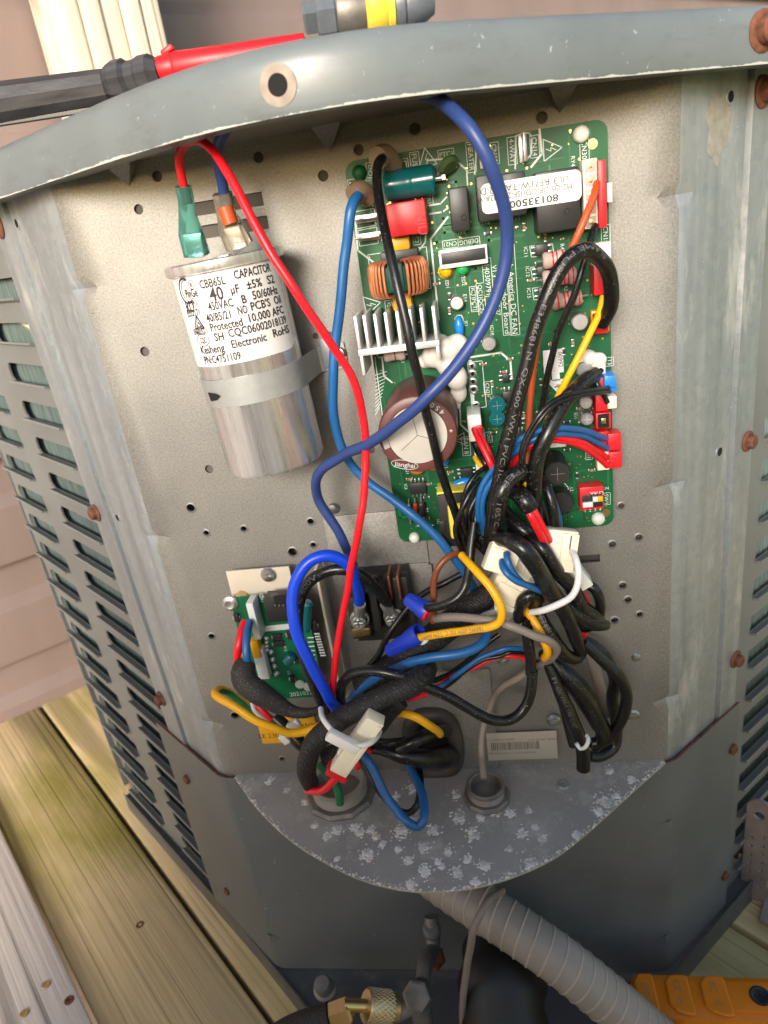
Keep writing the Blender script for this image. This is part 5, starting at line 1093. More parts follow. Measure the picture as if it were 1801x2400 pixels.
W('blue_bundle_wire', 'blue wire showing behind the right side of the black bundle', pts(H_, [(1000, 1020, 22), (1040, 1110, 24), (1070, 1220, 26), (1080, 1330, 24)]), 14, 'sky')
o, pth, rr = W('shrink_tube', 'short dull black shrink tube with two red wires coming out', pts(H_, [(700, 1000, 42), (750, 1030, 50), (800, 1080, 56), (840, 1150, 56)]), 40, 'tape', n=18, cat='tubing')
W('red_wire', None, pts(H_, [(790, 1090, 54), (850, 1210, 58), (910, 1330, 56), (980, 1480, 50)]), 17, 'red', parent=o); W('red_wire', None, pts(H_, [(830, 1090, 53), (890, 1200, 55), (940, 1300, 54), (990, 1410, 50)]), 17, 'red', parent=o)
BK('wide flat black band curving over the cream plug', I_, [(430, 60, 40), (480, 50, 52), (600, 70, 62), (720, 140, 66), (840, 290, 66), (920, 420, 62), (990, 560, 58), (1100, 700, 52), (1180, 860, 48), (1240, 1010, 44), (1290, 1150, 38)], 30, mat='tape', ell=1.0, wseq=[26, 34, 38, 40, 40, 38, 36, 34, 30, 24])
BK('black cable behind the flat band running to the right', I_, [(620, -60, 40), (760, 20, 48), (900, 130, 54), (1000, 280, 54), (1090, 400, 50), (1200, 520, 46), (1290, 700, 44), (1400, 800, 42), (1500, 890, 38)], 32, mat='tape', wseq=[28, 32, 34, 34, 34, 34, 36, 34, 28])
BK('black cable drooping to a tip at the lower right of the bundle', I_, [(980, 540, 46), (1080, 660, 48), (1200, 760, 46), (1320, 830, 44), (1440, 880, 42), (1540, 890, 38)], 30, mat='tape', wseq=[26, 32, 36, 36, 34, 22])
BK('black loop bulging right over the red lead', I_, [(1230, 500, 32), (1320, 480, 38), (1420, 530, 40), (1480, 640, 40), (1480, 760, 38), (1440, 860, 34), (1340, 920, 30), (1260, 900, 28)], 22)
W('red_bundle_wire', 'red lead glimpsed inside the right loop of the black bundle', pts(I_, [(1270, 540, 26), (1320, 600, 28), (1360, 680, 28), (1370, 760, 26), (1340, 880, 24), (1320, 980, 24), (1280, 1040, 22)]), 16, 'red')
BK('black cable falling in the middle of the bundle', I_, [(880, 760, 44), (940, 880, 46), (1010, 1000, 46), (1080, 1110, 44), (1160, 1190, 42), (1250, 1210, 38), (1300, 1160, 34)], 30, mat='tape', wseq=[26, 30, 32, 32, 30, 28, 22], text=('E348681', .05, .3, 'greyink', 2.6))
o, pth, rr = BK('black tape collar wrapped round the harness', I_, [(690, 830, 46), (700, 720, 52), (740, 640, 56), (820, 600, 56), (890, 620, 52), (860, 690, 46), (820, 780, 44)], 26, mat='tape')
# --- lower right hanging loops
BK('long black loop hanging at the far right above the shelf', G_, [(1070, 990, 34), (1150, 1060, 34), (1250, 1150, 34), (1320, 1230, 34), (1355, 1330, 32), (1335, 1450, 32), (1270, 1560, 30), (1200, 1620, 30), (1130, 1640, 30)], 25, wseq=[22, 24, 26, 26, 26, 26, 26, 26, 26])
BK('inner black loop hanging behind the far right loop', G_, [(1060, 960, 22), (1160, 1020, 22), (1230, 1100, 22), (1275, 1220, 20), (1260, 1340, 18), (1270, 1430, 16), (1290, 1550, 16), (1270, 1660, 18), (1180, 1720, 22), (1110, 1720, 24)], 26)
BK('printed black cable dropping straight to the cut end', G_, [(840, 1130, 40), (880, 1220, 42), (930, 1330, 42), (985, 1450, 42), (1030, 1560, 40), (1060, 1650, 40), (1070, 1720, 40), (1068, 1800, 40)], 32, text=('FY-600 VW-1 105°C 600V cUL TYPE 80', .08, .84, 'greyink', 2.0), wseq=[20, 24, 28, 30, 30, 30, 30, 30])
BK('broad black sleeve hanging behind the printed cable', G_, [(850, 1080, 34), (930, 1170, 36), (1030, 1270, 36), (1110, 1390, 34), (1170, 1500, 32), (1200, 1580, 30), (1140, 1670, 30)], 44, mat='tape', wseq=[30, 42, 46, 46, 42, 36, 24])
BK('black cable left of the broad sleeve near the shelf', G_, [(820, 1050, 26), (900, 1230, 26), (960, 1400, 26), (990, 1540, 28), (1020, 1650, 30)], 28, mat='tape')
W('dusty_grey_strip', 'dusty tan flat strip hanging behind the right black loops', pts(G_, [(1060, 920, 10), (1120, 1060, 10), (1160, 1200, 10), (1190, 1330, 10), (1210, 1450, 10)]), 26, 'grey')
o, *_ = W('white_zip_tie', 'white tie end at the cut tip of the printed black cable', pts(G_, [(1025, 1640, 46), (1050, 1675, 47), (1090, 1660, 48), (1105, 1610, 46), (1095, 1590, 44)]), 9, 'white', cat='cable tie')
# --- cream plugs in the bundle
def plug(name, label, c, h, L, wd_, th, ang, mat='nylon', tilt=0, parts=()):
    p = at(c[0], c[1], h); a = R(ang); u = V(math.cos(a), 0, math.sin(a)); v = V(-math.sin(a), math.sin(R(tilt)), math.cos(a) * math.cos(R(tilt))).normalized(); n = u.cross(v)
    if n.y > 0: n = -n
    ax = Matrix((u, n * -1, v)).transposed()
    t = thing(name, label, 'connector', p)
    MB().box(p, (wd_, th, L), ax=ax, bev=.6).build('plug_body', MT[mat], t)
    for (du, dn, dv, su, sn, sv, m_, nm) in parts: MB().box(p + u * du + n * dn + v * dv, (su, sn, sv), ax=ax, bev=.3).build(nm, MT[m_], t)
    return t, p, u, v, n
plug('cream_plug', 'cream plug with two blue wires under the flat black band', I_(520, 240), 56, 12, 12, 8, -25, tilt=20, parts=[(-2, 4.2, 2.8, 7, 1.2, 2.2, 'nylon', 'plug_latch'), (0, 4.1, 2.8, 4, 1.0, 1, 'greyink', 'latch_slot')])
plug('cream_socket', 'large cream socket with ribs behind the two blue wires', I_(700, 350), 46, 24, 16, 9, -35, tilt=10, parts=[(-4, 4.8, 2, .8, .6, 18, 'nylon', 'rib'), (0, 4.8, 2, .8, .6, 18, 'nylon', 'rib'), (4, 4.8, 0, .8, .6, 18, 'nylon', 'rib'), (0, 4.6, -9, 12, 1.6, 4, 'nylon', 'collar')])
plug('cream_socket', 'smaller cream clip piece lower left of the ribbed socket', I_(620, 570), 48, 14, 9, 7, -35, parts=[(1, 3.8, -5.4, 6, 1.2, 2.2, 'nylon', 'plug_latch')])
plug('cream_plug', 'cream plug holding the two red wires at the right', I_(1060, 150), 46, 17, 14, 9, -12, tilt=15, parts=[(4, 4.8, 2, 6.5, 1.2, 11, 'nylon', 'plug_latch'), (4, 5.2, 4, .8, .6, 6, 'greyink', 'latch_slot')])
plug('cream_socket', 'pale dusty socket under the red wire plug', I_(1150, 370), 40, 20, 13, 8, 30, mat='teflon', parts=[(0, 4.3, 0, .8, .6, 15, 'nylon', 'rib'), (3, 4.3, 0, .8, .6, 15, 'nylon', 'rib')])
W('blue_plug_wire', 'front blue wire bending out of the cream plug', pts(I_, [(530, 270, 62), (535, 330, 66), (580, 400, 68), (660, 460, 68), (760, 500, 66), (860, 540, 62), (940, 580, 56)]), 15, 'sky'); W('blue_plug_wire', 'rear blue wire looping beside the front one on the cream plug', pts(I_, [(575, 195, 62), (580, 260, 65), (610, 340, 66), (660, 420, 66), (740, 490, 64), (850, 520, 60), (930, 550, 54)]), 14, 'sky')
W('white_zip_tie', 'white zip tie curving round the right side of the bundle', pts(I_, [(1170, 140, 46), (1240, 240, 56), (1275, 360, 60), (1260, 500, 62), (1200, 610, 64), (1080, 690, 66), (940, 750, 64), (820, 770, 58)]), 15, 'tie', cat='cable tie')
o, *_ = W('pale_zip_tie', 'pale grey flat tie tail beside the tape collar', pts(I_, [(330, 800, 34), (420, 770, 36), (520, 745, 38), (600, 730, 40), (670, 740, 42)]), 13, 'white', cat='cable tie'); q = at(*I_(575, 735)[:2], 39); MB().box(q, (9, 5, 8), bev=.6, ax=Matrix.Rotation(R(-20), 3, 'Y')).build('tie_head', MT['tie'], o)
# --- yellow, grey and striped wires of the lower harness
W('yellow_wire_nut_lead', 'long yellow wire curving from the bundle into the lower wire nut', pts(F_, [(1428, 240, 44), (1470, 285, 50), (1540, 360, 56), (1610, 450, 60), (1650, 540, 62), (1640, 610, 62), (1590, 640, 62), (1500, 655, 60), (1400, 668, 58), (1300, 680, 56), (1220, 692, 52), (1180, 700, 48)]), 18, 'yellow', text=('18AWG 600V 105°C  TEW AWM 1', .55, .92, 'greyink', 1.8))
W('grey_cable', 'grey cable crossing the harness from the wire nuts to the right', pts(F_, [(1290, 590, 38), (1330, 585, 44), (1450, 590, 50), (1560, 600, 54), (1660, 615, 56)]) + pts(I_, [(560, 880, 57), (700, 930, 58), (860, 1000, 58), (980, 1040, 56), (1050, 1100, 50), (1040, 1170, 44), (940, 1260, 36), (800, 1340, 30), (640, 1430, 26)]) + pts(L_, [(470, 850, 22), (400, 930, 20), (355, 1050, 20), (310, 1180, 22), (290, 1320, 26), (295, 1450, 30), (305, 1560, 36), (310, 1640, 40)]), 19, 'grey', n=12, wseq=[19, 19, 19, 19, 19, 18, 17, 16, 15, 14, 14, 14])
W('yellow_bundle_wire', 'yellow wire emerging below the tape collar in the bundle', pts(I_, [(480, 530, 34), (560, 610, 40), (680, 690, 44), (800, 800, 46), (860, 890, 48), (920, 1000, 50), (960, 1100, 50), (965, 1170, 48), (940, 1210, 44)]), 18, 'yellow')
W('blue_harness_wire', 'medium blue wire sweeping under the mesh sleeve to the right', pts(F_, [(800, 1080, 26), (840, 1010, 30), (920, 940, 34), (1030, 880, 40), (1150, 835, 44), (1280, 805, 46), (1400, 790, 46), (1500, 760, 44), (1560, 710, 40), (1570, 650, 34)]), 21, 'sky')
W('thin_blue_wire', 'thin bright blue wire of the three running right below the sleeve', pts(F_, [(1280, 990, 34), (1340, 950, 36), (1420, 890, 38), (1520, 820, 38), (1620, 780, 38)]) + pts(I_, [(560, 1120, 38), (680, 1115, 36), (790, 1130, 32)]), 11, 'sky')
W('thin_black_wire', 'thin black wire of the three running right below the sleeve', pts(F_, [(1300, 1000, 32), (1380, 945, 34), (1470, 870, 36), (1560, 820, 36), (1650, 800, 36)]) + pts(I_, [(600, 1155, 36), (700, 1160, 34), (800, 1180, 30)]), 9, 'black')
W('thin_red_wire', 'thin red wire of the three running right below the sleeve', pts(F_, [(1130, 1045, 28), (1220, 1015, 30), (1300, 970, 32), (1360, 920, 33)]) + pts(I_, [(250, 1310, 33), (400, 1230, 33), (520, 1195, 33), (640, 1195, 33), (760, 1220, 31), (880, 1260, 28), (960, 1300, 26), (1010, 1340, 24)]), 10, 'red')
W('black_pair_wire', 'black wire passing behind the blue one under the mesh sleeve', pts(F_, [(1270, 940, 24), (1360, 900, 26), (1460, 830, 28), (1560, 740, 28), (1640, 680, 26)]), 12, 'black')
W('black_drop_wire', 'glossy black wire hanging in a wide loop above the right bushing', pts(I_, [(780, 820, 46), (770, 960, 46), (790, 1100, 46), (810, 1240, 46), (810, 1380, 46)]) + pts(L_, [(735, 700, 46), (720, 850, 48), (680, 990, 50), (610, 1090, 52), (510, 1140, 54), (380, 1130, 56), (250, 1070, 56), (120, 1000, 56), (0, 930, 56)]) + pts(F_, [(1200, 960, 56), (1060, 905, 56), (930, 880, 54), (820, 900, 52), (765, 950, 48), (755, 1010, 44), (760, 1060, 38)]), 23, 'tape', n=14)
# --- contactor leads
W('bright_blue_wire', 'bright blue wire looping up beside the contactor at left', pts(F_, [(745, 1100, 46), (700, 1050, 50), (640, 940, 54), (570, 800, 56), (515, 680, 56), (490, 560, 54), (490, 450, 52), (530, 340, 50), (600, 265, 48), (690, 240, 46), (770, 270, 44), (830, 340, 40), (855, 420, 34), (860, 500, 28)]), 26, 'blue')
W('black_contactor_wire', 'black wire looping inside the bright blue one to the contactor', pts(F_, [(690, 1110, 40), (650, 1050, 44), (600, 940, 44), (550, 800, 44), (520, 680, 42), (520, 560, 40), (540, 460, 40), (600, 370, 40), (690, 325, 40), (780, 320, 40), (870, 350, 38), (940, 410, 34), (1000, 480, 28), (1020, 510, 24)]), 25, 'tape', text=('105°C 600V', .42, .62, 'greyink', 2.4))
W('copper_wire', 'bare brown wire bent down to the wire nuts from above', pts(F_, [(1430, 225, 30), (1360, 250, 34), (1300, 310, 36), (1275, 400, 36), (1275, 500, 36), (1268, 610, 34)]), 14, 'brown')
W('black_nut_wire', 'black wire dropping from the bundle into the upper wire nut', pts(F_, [(1500, 60, 40), (1480, 180, 44), (1470, 300, 48), (1455, 400, 50), (1410, 470, 52), (1330, 515, 52), (1260, 528, 50), (1220, 530, 46)]), 20, 'black')
W('thin_black_lead', 'thin black lead slanting up from the contactor behind the nuts', pts(F_, [(900, 870, 26), (960, 800, 30), (1020, 690, 32), (1080, 600, 30), (1150, 510, 28), (1250, 430, 24), (1340, 390, 22), (1430, 345, 22)]), 14, 'black')
def wire_nut(label, ca, cb, h, ring=True):
    a, b = at(ca[0], ca[1], h), at(cb[0], cb[1], h + 4); d = (b - a); L = d.length; d.normalize()
    t = thing('wire_nut', label, 'wire nut', (a + b) / 2, 'blue wire nuts')
    MB().lathe(a, d, [(0, 0), (2.5, .2), (2.9, 1), (3.5, L * .55), (4.2, L * .68), (4.7, L * .96), (4.6, L), (3.9, L), (3.6, L * .8), (0, L * .78)], 26).build('shell', MT['bluepl'], t)
    rb_ = MB(); u = d.orthogonal().normalized(); v = d.cross(u)
    for k in range(12):
        q = u * math.cos(k * math.pi / 6) + v * math.sin(k * math.pi / 6); rb_.tube([a + q * 2.85 + d * 1.2, a + q * 3.4 + d * L * .5], .22, 6)
    rb_.build('grip_rib', MT['bluepl'], t)
    return t, a, b, d
t, a, b, d = wire_nut('blue wire nut with black and red wires, upper of two', F_(1118, 475), F_(1238, 552), 42)
u = d.orthogonal().normalized(); MB().tube([b + d * .2 + (u * math.cos(k * .4) + d.cross(u) * math.sin(k * .4)) * 3.6 for k in range(17)], .9, 8).build('red_wire_end', MT['red'], t)
t, a, b, d = wire_nut('blue wire nut with the yellow wire, lower of two', F_(1020, 775), F_(1200, 672), 44)
MB().tube(spline([b + V(0, -2, -4), b + V(2, -4, -2), b + V(5, -5, 2), b + V(9, -5, 3)]), .9, 8).build('white_wire_end', MT['white'], t)
# --- contactor
cpos = at(*F_(960, 520)[:2], 8); con = thing('contactor', 'dark contactor block with two screw lugs in the middle of the panel', 'relay', (cpos.x, 0, cpos.z))
def cbx(name, c0, c1, h0, h1, mat, bev=.5, parent=None):
    return pb(name, c0, c1, h1, mat, h0=h0, bev=bev, parent=parent or con)
cbx('base_block', F_(790, 360), F_(1180, 700), 2.5, 12, 'coverblk'); cbx('left_barrier', F_(905, 420), F_(985, 660), 12, 22, 'coverblk'); cbx('terminal_bay', F_(785, 480), F_(930, 700), 12, 17, 'coverblk'); cbx('top_housing', F_(985, 370), F_(1150, 540), 12, 19, 'coverblk', 1.2)
cbx('right_barrier', F_(1130, 540), F_(1180, 640), 12, 19, 'coverblk')
for x in (1025, 1075): cbx('copper_blade', F_(x, 355), F_(x + 9, 490), 12, 24, 'copperold', .2)
cbx('brass_clamp', F_(818, 652), F_(925, 690), 12, 18.5, 'gold', .3)
for c, cw, lab_ in ((F_(858, 610), F_(862, 520), 'l'), (F_(1045, 595), F_(1010, 515), 'r')):
    p = at(c[0], c[1], 21); pw_ = at(cw[0], cw[1], 24)
    MB().lathe(V(p.x, -17, p.z), OUT, [(4.8, 0), (4.8, 1.4), (4.0, 1.6), (4.0, 4), (3.6, 5.6), (3.0, 6.2), (1.0, 6.0), (0, 5.6)], 22).box(V(p.x, -23.1, p.z), (4.6, .5, .8)).box(V(p.x, -23.1, p.z), (.8, .5, 4.6)).build('lug_screw', MT['lug'], con)
    d = (pw_ - V(p.x, -20, p.z)); MB().tube([V(p.x, -19, p.z) + d * .25, V(p.x, -20, p.z) + d * .6, pw_ + d * .1], [2.6, 2.9, 2.9], 14).build('crimp_lug', MT['lug'], con)
cbx('metal_bracket', F_(900, 322), F_(1285, 480), 1.5, 3.0, 'panel', .3)
# ================================================================ small board at the left
HB2 = 15.0
a, b = at(*J_(172, 452)[:2], HB2), at(*J_(1165, 1470)[:2], HB2)
sbd = thing('small_circuit_board', 'small green circuit board on a cream bracket at lower left', 'circuit board', ((a.x + b.x) / 2, -HB2, b.z))
def sb_(name, c0, c1, h, mat, h0=None, bev=.3, parent=None):
    return pb(name, c0, c1, HB2 + h, mat, h0=HB2 if h0 is None else HB2 + h0, bev=bev, parent=parent or sbd)
MB().prism(rrect(a.x, b.x, b.z, a.z, 1.2), V(0, -HB2 + 1.5, 0), X, Zu, OUT * 1.5).build('board', MT['pcb2'], sbd, smooth=20)
brk = pb('mounting_bracket', J_(128, 175), J_(1075, 1450), 8, 'lblgrey', h0=6.8, bev=.3, parent=sbd)
MT['cream'] = plain('cream_painted_steel', srgb(206, 192, 172), .45, var=.05)
brk.data.materials[0] = MT['cream']
r0 = at(*J_(1045, 120)[:2], 14); MB().box((r0.x + 1, -10, (a.z + b.z) / 2 + 4), (1.4, 12, a.z - b.z + 18), bev=.3).build('bracket_wall', MT['cream'], sbd)
q = at(*J_(575, 205)[:2], 8); o = inst(phm, 'pan_head_screw', sbd, q); o.scale = (.95,) * 3
q = at(*J_(180, 500)[:2], HB2); MB().lathe(q, OUT, [(4.2, 0), (4, 1), (2.4, 2), (1.2, 1.6), (0, 1.6)], 18).build('stand_off', MT['tin'], sbd); q2 = at(*J_(235, 395)[:2], 12); MB().cyl(V(a.x + 4, -6, q2.z - 4), OUT, 3, 8, 14).build('stand_off', MT['brass'], sbd)
o = sb_('white_socket', J_(335, 510), J_(500, 880), 9, 'white'); 
for k in range(4): q = at(*J_(555, 870 + k * 40)[:2], HB2); MB().lathe(q, OUT, [(1.5, 0), (1.1, .6), (.5, 1.2), (0, 1.3)], 12).build('solder_joint', MT['tin'], sbd)
for x, y in ((600, 1015), (615, 1090), (635, 1160), (658, 1235)): q = at(*J_(x, y)[:2], HB2); MB().lathe(q, OUT, [(1.8, 0), (1.3, .7), (.6, 1.3), (0, 1.4)], 12).build('solder_joint', MT['tin'], sbd)
o = sb_('black_header', J_(515, 470), J_(790, 690), 9, 'blackpl'); sb_('header_opening', J_(620, 440), J_(780, 540), 10, 'dark', h0=8.5, parent=o)
for k in range(3): q = at(*J_(645 + k * 42, 520)[:2], HB2 + 10.1); MB().box(q, (.7, 1.2, .7)).build('header_pin', MT['tin'], o)
sb_('film_capacitor', J_(372, 905), J_(500, 1075), 6, 'yel', bev=.6); sb_('white_plug', J_(395, 990), J_(590, 1290), 5, 'white', bev=.6)
for c0, c1 in ((J_(205, 620), J_(275, 700)), (J_(610, 832), J_(715, 880)), (J_(615, 905), J_(740, 952)), (J_(790, 1258), J_(845, 1330)), (J_(840, 1085), J_(890, 1140)), (J_(1005, 700), J_(1085, 790)), (J_(755, 790), J_(845, 880))):
    o = sb_('chip', c0, c1, 1.6, 'blackpl', bev=.15); sb_('chip_pin', (c0[0] - 2, (c0[1] * .7 + c1[1] * .3), 0), (c1[0] + 2, (c0[1] * .3 + c1[1] * .7), 0), .7, 'tin', bev=.1, parent=o)
for ca, cb2 in ((J_(960, 790), J_(975, 480)), (J_(760, 1120), J_(815, 1030))):
    p1, p2 = at(*ca[:2], HB2 + 3), at(*cb2[:2], HB2 + 3); d = p2 - p1; L = d.length; MB().lathe(p1, d, [(0, 0), (2.4, .3), (3.0, 1.5), (2.7, 3), (2.7, L - 3), (3.0, L - 1.5), (2.2, L - .3), (0, L)], 18).build('axial_inductor', MT['teal'], sbd)
for c in (J_(900, 1340), J_(985, 1365)): q = at(*c[:2], HB2); MB().lathe(q, OUT, [(2.6, 0), (2.4, .8), (1.4, 1.0), (0, 1.0)], 16).build('solder_pad', MT['teflon'], sbd)
silk = MB(); HBs = HB
def st2(body, c, rot, size, fit=None):
    p = at(c[0], c[1], HB2 + .06); u = V(math.cos(R(rot)), 0, math.sin(R(rot))); v = V(-math.sin(R(rot)), 0, math.cos(R(rot))); text_on(silk, body, p, u, v, size, fit=fit)
st2('20210322', J_(925, 1435), 4, 2.6, 14); st2('OUTDOOR FAN', J_(660, 420), 4, 2.0, 18); st2('CN1', J_(505, 445), 270, 2); st2('R12', J_(750, 975), 270, 1.5); st2('U2', J_(785, 1225), 270, 1.5)
for k in range(9):
    p = at(*J_(1010 + k * 4, 860 + k * 45)[:2], HB2 + .05); silk.add([p + V(-1.6, 0, .35), p + V(1.6, 0, .35), p + V(1.6, 0, -.35), p + V(-1.6, 0, -.35)], [[0, 1, 2, 3]]); p = at(*J_(1075 + k * 8, 820 + k * 28)[:2], HB2 + .05); silk.add([p + V(-1.4, 0, .4), p + V(1.4, 0, .4), p + V(1.4, 0, -.4), p + V(-1.4, 0, -.4)], [[0, 1, 2, 3]])
for k in range(14): p = at(*J_(525 + k * 20, 770 - k * 2)[:2], HB2 + .05); silk.add([p + V(-.5, 0, 1.6), p + V(.5, 0, 1.6), p + V(.5, 0, -1.6), p + V(-.5, 0, -1.6)], [[0, 1, 2, 3]])
silk.build('silkscreen_print', MT['white'], sbd, smooth=0)
o, *_ = W('sensor_cable', 'short ribbon of red, yellow and blue leads from the small white socket', pts(J_, [(380, 700, 26), (350, 830, 34), (338, 950, 38), (345, 1060, 40), (365, 1150, 38)]), 17, 'sky')
W('red_wire', None, pts(J_, [(330, 700, 26), (290, 820, 32), (260, 950, 36), (245, 1080, 36), (250, 1200, 34)]), 18, 'red', parent=o); W('yellow_wire', None, pts(J_, [(345, 720, 26), (315, 850, 31), (298, 960, 34), (295, 1070, 35), (310, 1170, 34)]), 17, 'yellow', parent=o)
W('foam_sleeve', 'fat dull black foam sleeve below the small board', pts(J_, [(335, 1120, 38), (310, 1220, 42), (330, 1320, 44), (430, 1400, 46), (560, 1480, 46), (700, 1570, 46), (830, 1625, 46), (960, 1640, 46), (1090, 1620, 44), (1160, 1590, 42)]), 30, 'rubber', cat='cable sleeve', n=16, wseq=[44, 54, 55, 53, 48, 40, 30, 24, 20, 18])
W('earth_wire', 'yellow and green striped earth wire folded in a long loop at left', pts(F_, [(640, 1190, 40), (560, 1220, 42), (470, 1228, 44), (380, 1200, 46), (270, 1150, 46), (160, 1080, 44), (80, 1030, 40), (58, 1005, 36), (80, 985, 30), (130, 1000, 26), (200, 1050, 24), (270, 1100, 22), (340, 1150, 20), (420, 1190, 18)]), 18, 'yellow', stripe=(2, 3, 4, 5), n=14)
o, *_ = W('black_ground_lead', 'black lead with white and red wires behind the earth loop', pts(F_, [(390, 1140, 26), (440, 1190, 28), (490, 1240, 30), (540, 1290, 32), (610, 1330, 32)]), 30, 'black'); W('red_wire', None, pts(F_, [(290, 1060, 24), (330, 1110, 26), (400, 1180, 27)]), 14, 'red', parent=o); W('white_wire', None, pts(F_, [(265, 1040, 22), (275, 1090, 24), (320, 1140, 24), (380, 1180, 22)]), 10, 'white', parent=o)
q = at(*F_(495, 1180)[:2], 34); MB().box(q, (7, 3, 4), ax=Matrix.Rotation(R(-30), 3, 'Y'), bev=.6).build('clear_tie', MT['tie'], o); q = at(*F_(445, 1258)[:2], 34); MB().box(q, (4, 3, 6), ax=Matrix.Rotation(R(-30), 3, 'Y'), bev=.6).build('clear_tie', MT['tie'], o)
# warning label behind
wl_ = pb('warning_label', F_(285, 1145), F_(640, 1275), 1.4, 'yel', h0=1.0, bev=.05, parent=unit); tl = MB()
for body, c, sz in (('WARNING', F_(560, 1185), 3.2), ('LE 230V', F_(370, 1242), 3.2)): text_on(tl, body, at(c[0], c[1], 1.46), X, Zu, sz)
tl.build('lettering', MT['ink'], wl_, smooth=0)
lbl = pb('bar_code_label', G_(440, 1575), G_(908, 1735), 2.5, 'lblgrey', h0=2.1, bev=.05, parent=unit); tl = MB(); rnd = random.Random(5)
pa, pb_ = at(*G_(475, 1660)[:2], 2.55), at(*G_(780, 1655)[:2], 2.55); x = pa.x
while x < pb_.x:
    wv_ = rnd.choice((.25, .4, .6)); tl.add([V(x, pa.y, pa.z + 2.6), V(x + wv_, pa.y, pa.z + 2.6), V(x + wv_, pa.y, pa.z - 2.6), V(x, pa.y, pa.z - 2.6)], [[0, 1, 2, 3]]); x += wv_ + rnd.choice((.25, .4, .5))
for body, c, ft in (('SN 220615 0084', G_(525, 1615), 16), ('CQ 40302 00918', G_(810, 1612), 16), ('3401004200112220600084', G_(610, 1700), 26)): text_on(tl, body, at(c[0], c[1], 2.55), X, Zu, 1.2, fit=ft)
tl.build('lettering', MT['greyink'], lbl, smooth=0)
# ================================================================ mesh sleeves, grommet, white inline plug
W('mesh_sleeve', 'broad black woven sleeve slanting behind the wire nuts', pts(F_, [(1640, 400, 24), (1560, 470, 28), (1450, 560, 30), (1320, 660, 32), (1200, 750, 32), (1080, 830, 32), (960, 900, 30), (860, 960, 28)]), 50, 'braid', cat='cable sleeve', n=18, wseq=[46, 56, 62, 62, 60, 56, 52, 44])
W('mesh_sleeve', 'dusty black woven sleeve crossing in front and bending down at left', pts(F_, [(1225, 870, 40), (1205, 915, 50), (1140, 970, 58), (1040, 1010, 58), (930, 1060, 58), (810, 1120, 58), (700, 1190, 58), (620, 1270, 56), (575, 1360, 54), (565, 1440, 52), (590, 1510, 48)]), 44, 'braid', cat='cable sleeve', n=18, wseq=[52, 52, 50, 46, 46, 48, 48, 46, 44, 42, 36])
W('mesh_sleeve', 'short black sleeve behind the white inline plug', pts(F_, [(1090, 1040, 40), (1020, 1110, 42), (960, 1190, 42), (880, 1260, 40), (760, 1330, 40), (650, 1360, 42)]), 40, 'braid', cat='cable sleeve', n=18)
pl_, p, u, v, n = plug('inline_plug', 'long cream inline plug with a red end tied with white', F_(845, 1290), 66, 37, 8.4, 7, -37, tilt=0, parts=[(0, .3, -18.6, 10, 7.8, 3, 'redpl', 'red_retainer'), (-5.0, 1, -3, 1.2, 3.0, 10, 'nylon', 'side_latch'), (2.8, 3.7, 2, 2.0, 1.0, 31, 'nylon', 'raised_rib')])
W('red_pigtail', 'red wire tail leaving the red end of the inline plug', pts(F_, [(740, 1470, 62), (700, 1510, 60), (650, 1545, 56), (600, 1550, 52), (570, 1545, 48)]), 17, 'red')
o, *_ = W('white_zip_tie', 'white zip tie crossing the cream inline plug', pts(F_, [(645, 1095, 60), (660, 1150, 68), (710, 1215, 74), (780, 1275, 77), (850, 1300, 77), (910, 1290, 75), (950, 1260, 70), (975, 1220, 62)]), 12, 'tie', cat='cable tie'); q = at(*F_(770, 1275)[:2], 77); MB().box(q, (15, 4, 5), ax=Matrix.Rotation(R(38), 3, 'Y'), bev=.6).build('tie_head', MT['tie'], o)
MT['grom'] = plain('grommet_rubber', srgb(70, 62, 57), .6, var=.15, bmp=.3, bs=300)
gq = at(*F_(1310, 1280)[:2], 4); gm = thing('cable_grommet', 'black oval rubber grommet in the panel above the shelf', 'grommet', (gq.x, 0, gq.z))
def ovalpath(c, a, b, n=48, h=4): return [c + V(math.copysign(abs(math.cos(t)) ** .7, math.cos(t)) * a, -h, math.copysign(abs(math.sin(t)) ** .7, math.sin(t)) * b) for t in [2 * math.pi * i / n for i in range(n + 1)]]
gc = V(gq.x - 4, 0, gq.z - 1); MB().tube(ovalpath(gc, 12.5, 20, h=4), 4.2, 12, cap=False).build('rubber_ring', MT['grom'], gm)
MB().prism([(math.cos(2 * math.pi * i / 40) * 12.5, math.sin(2 * math.pi * i / 40) * 20) for i in range(40)], gc + V(0, -2.2, 0), X, Zu, OUT * .4).build('dark_opening', MT['dark'], gm)
W('taped_cable', 'black taped cable entering the oval grommet', pts(K_, [(680, 680, 32), (800, 700, 34), (920, 740, 36), (1060, 760, 34), (1200, 770, 26), (1290, 760, 14), (1340, 750, 4)]), 40, 'tape', cat='cable', n=16, wseq=[24, 32, 40, 48, 50, 48, 44]); W('taped_cable', 'upper black taped cable beside the grommet', pts(K_, [(900, 690, 38), (1000, 640, 38), (1100, 590, 34), (1200, 560, 28), (1300, 540, 18)]), 28, 'tape', cat='cable', n=14); W('taped_cable', 'thin black cable left of the taped one', pts(K_, [(690, 630, 28), (780, 640, 32), (860, 640, 34), (960, 620, 34)]), 20, 'tape', cat='cable')
W('yellow_lead', 'short yellow wire bending over into the oval grommet', pts(K_, [(860, 400, 34), (930, 395, 40), (1050, 430, 44), (1150, 490, 42), (1230, 550, 34), (1245, 570, 28)]), 18, 'yellow')
W('red_tips', 'red wire ends behind the inline plug', pts(K_, [(560, 840, 30), (610, 770, 32), (650, 700, 34), (670, 680, 34)]), 16, 'red')
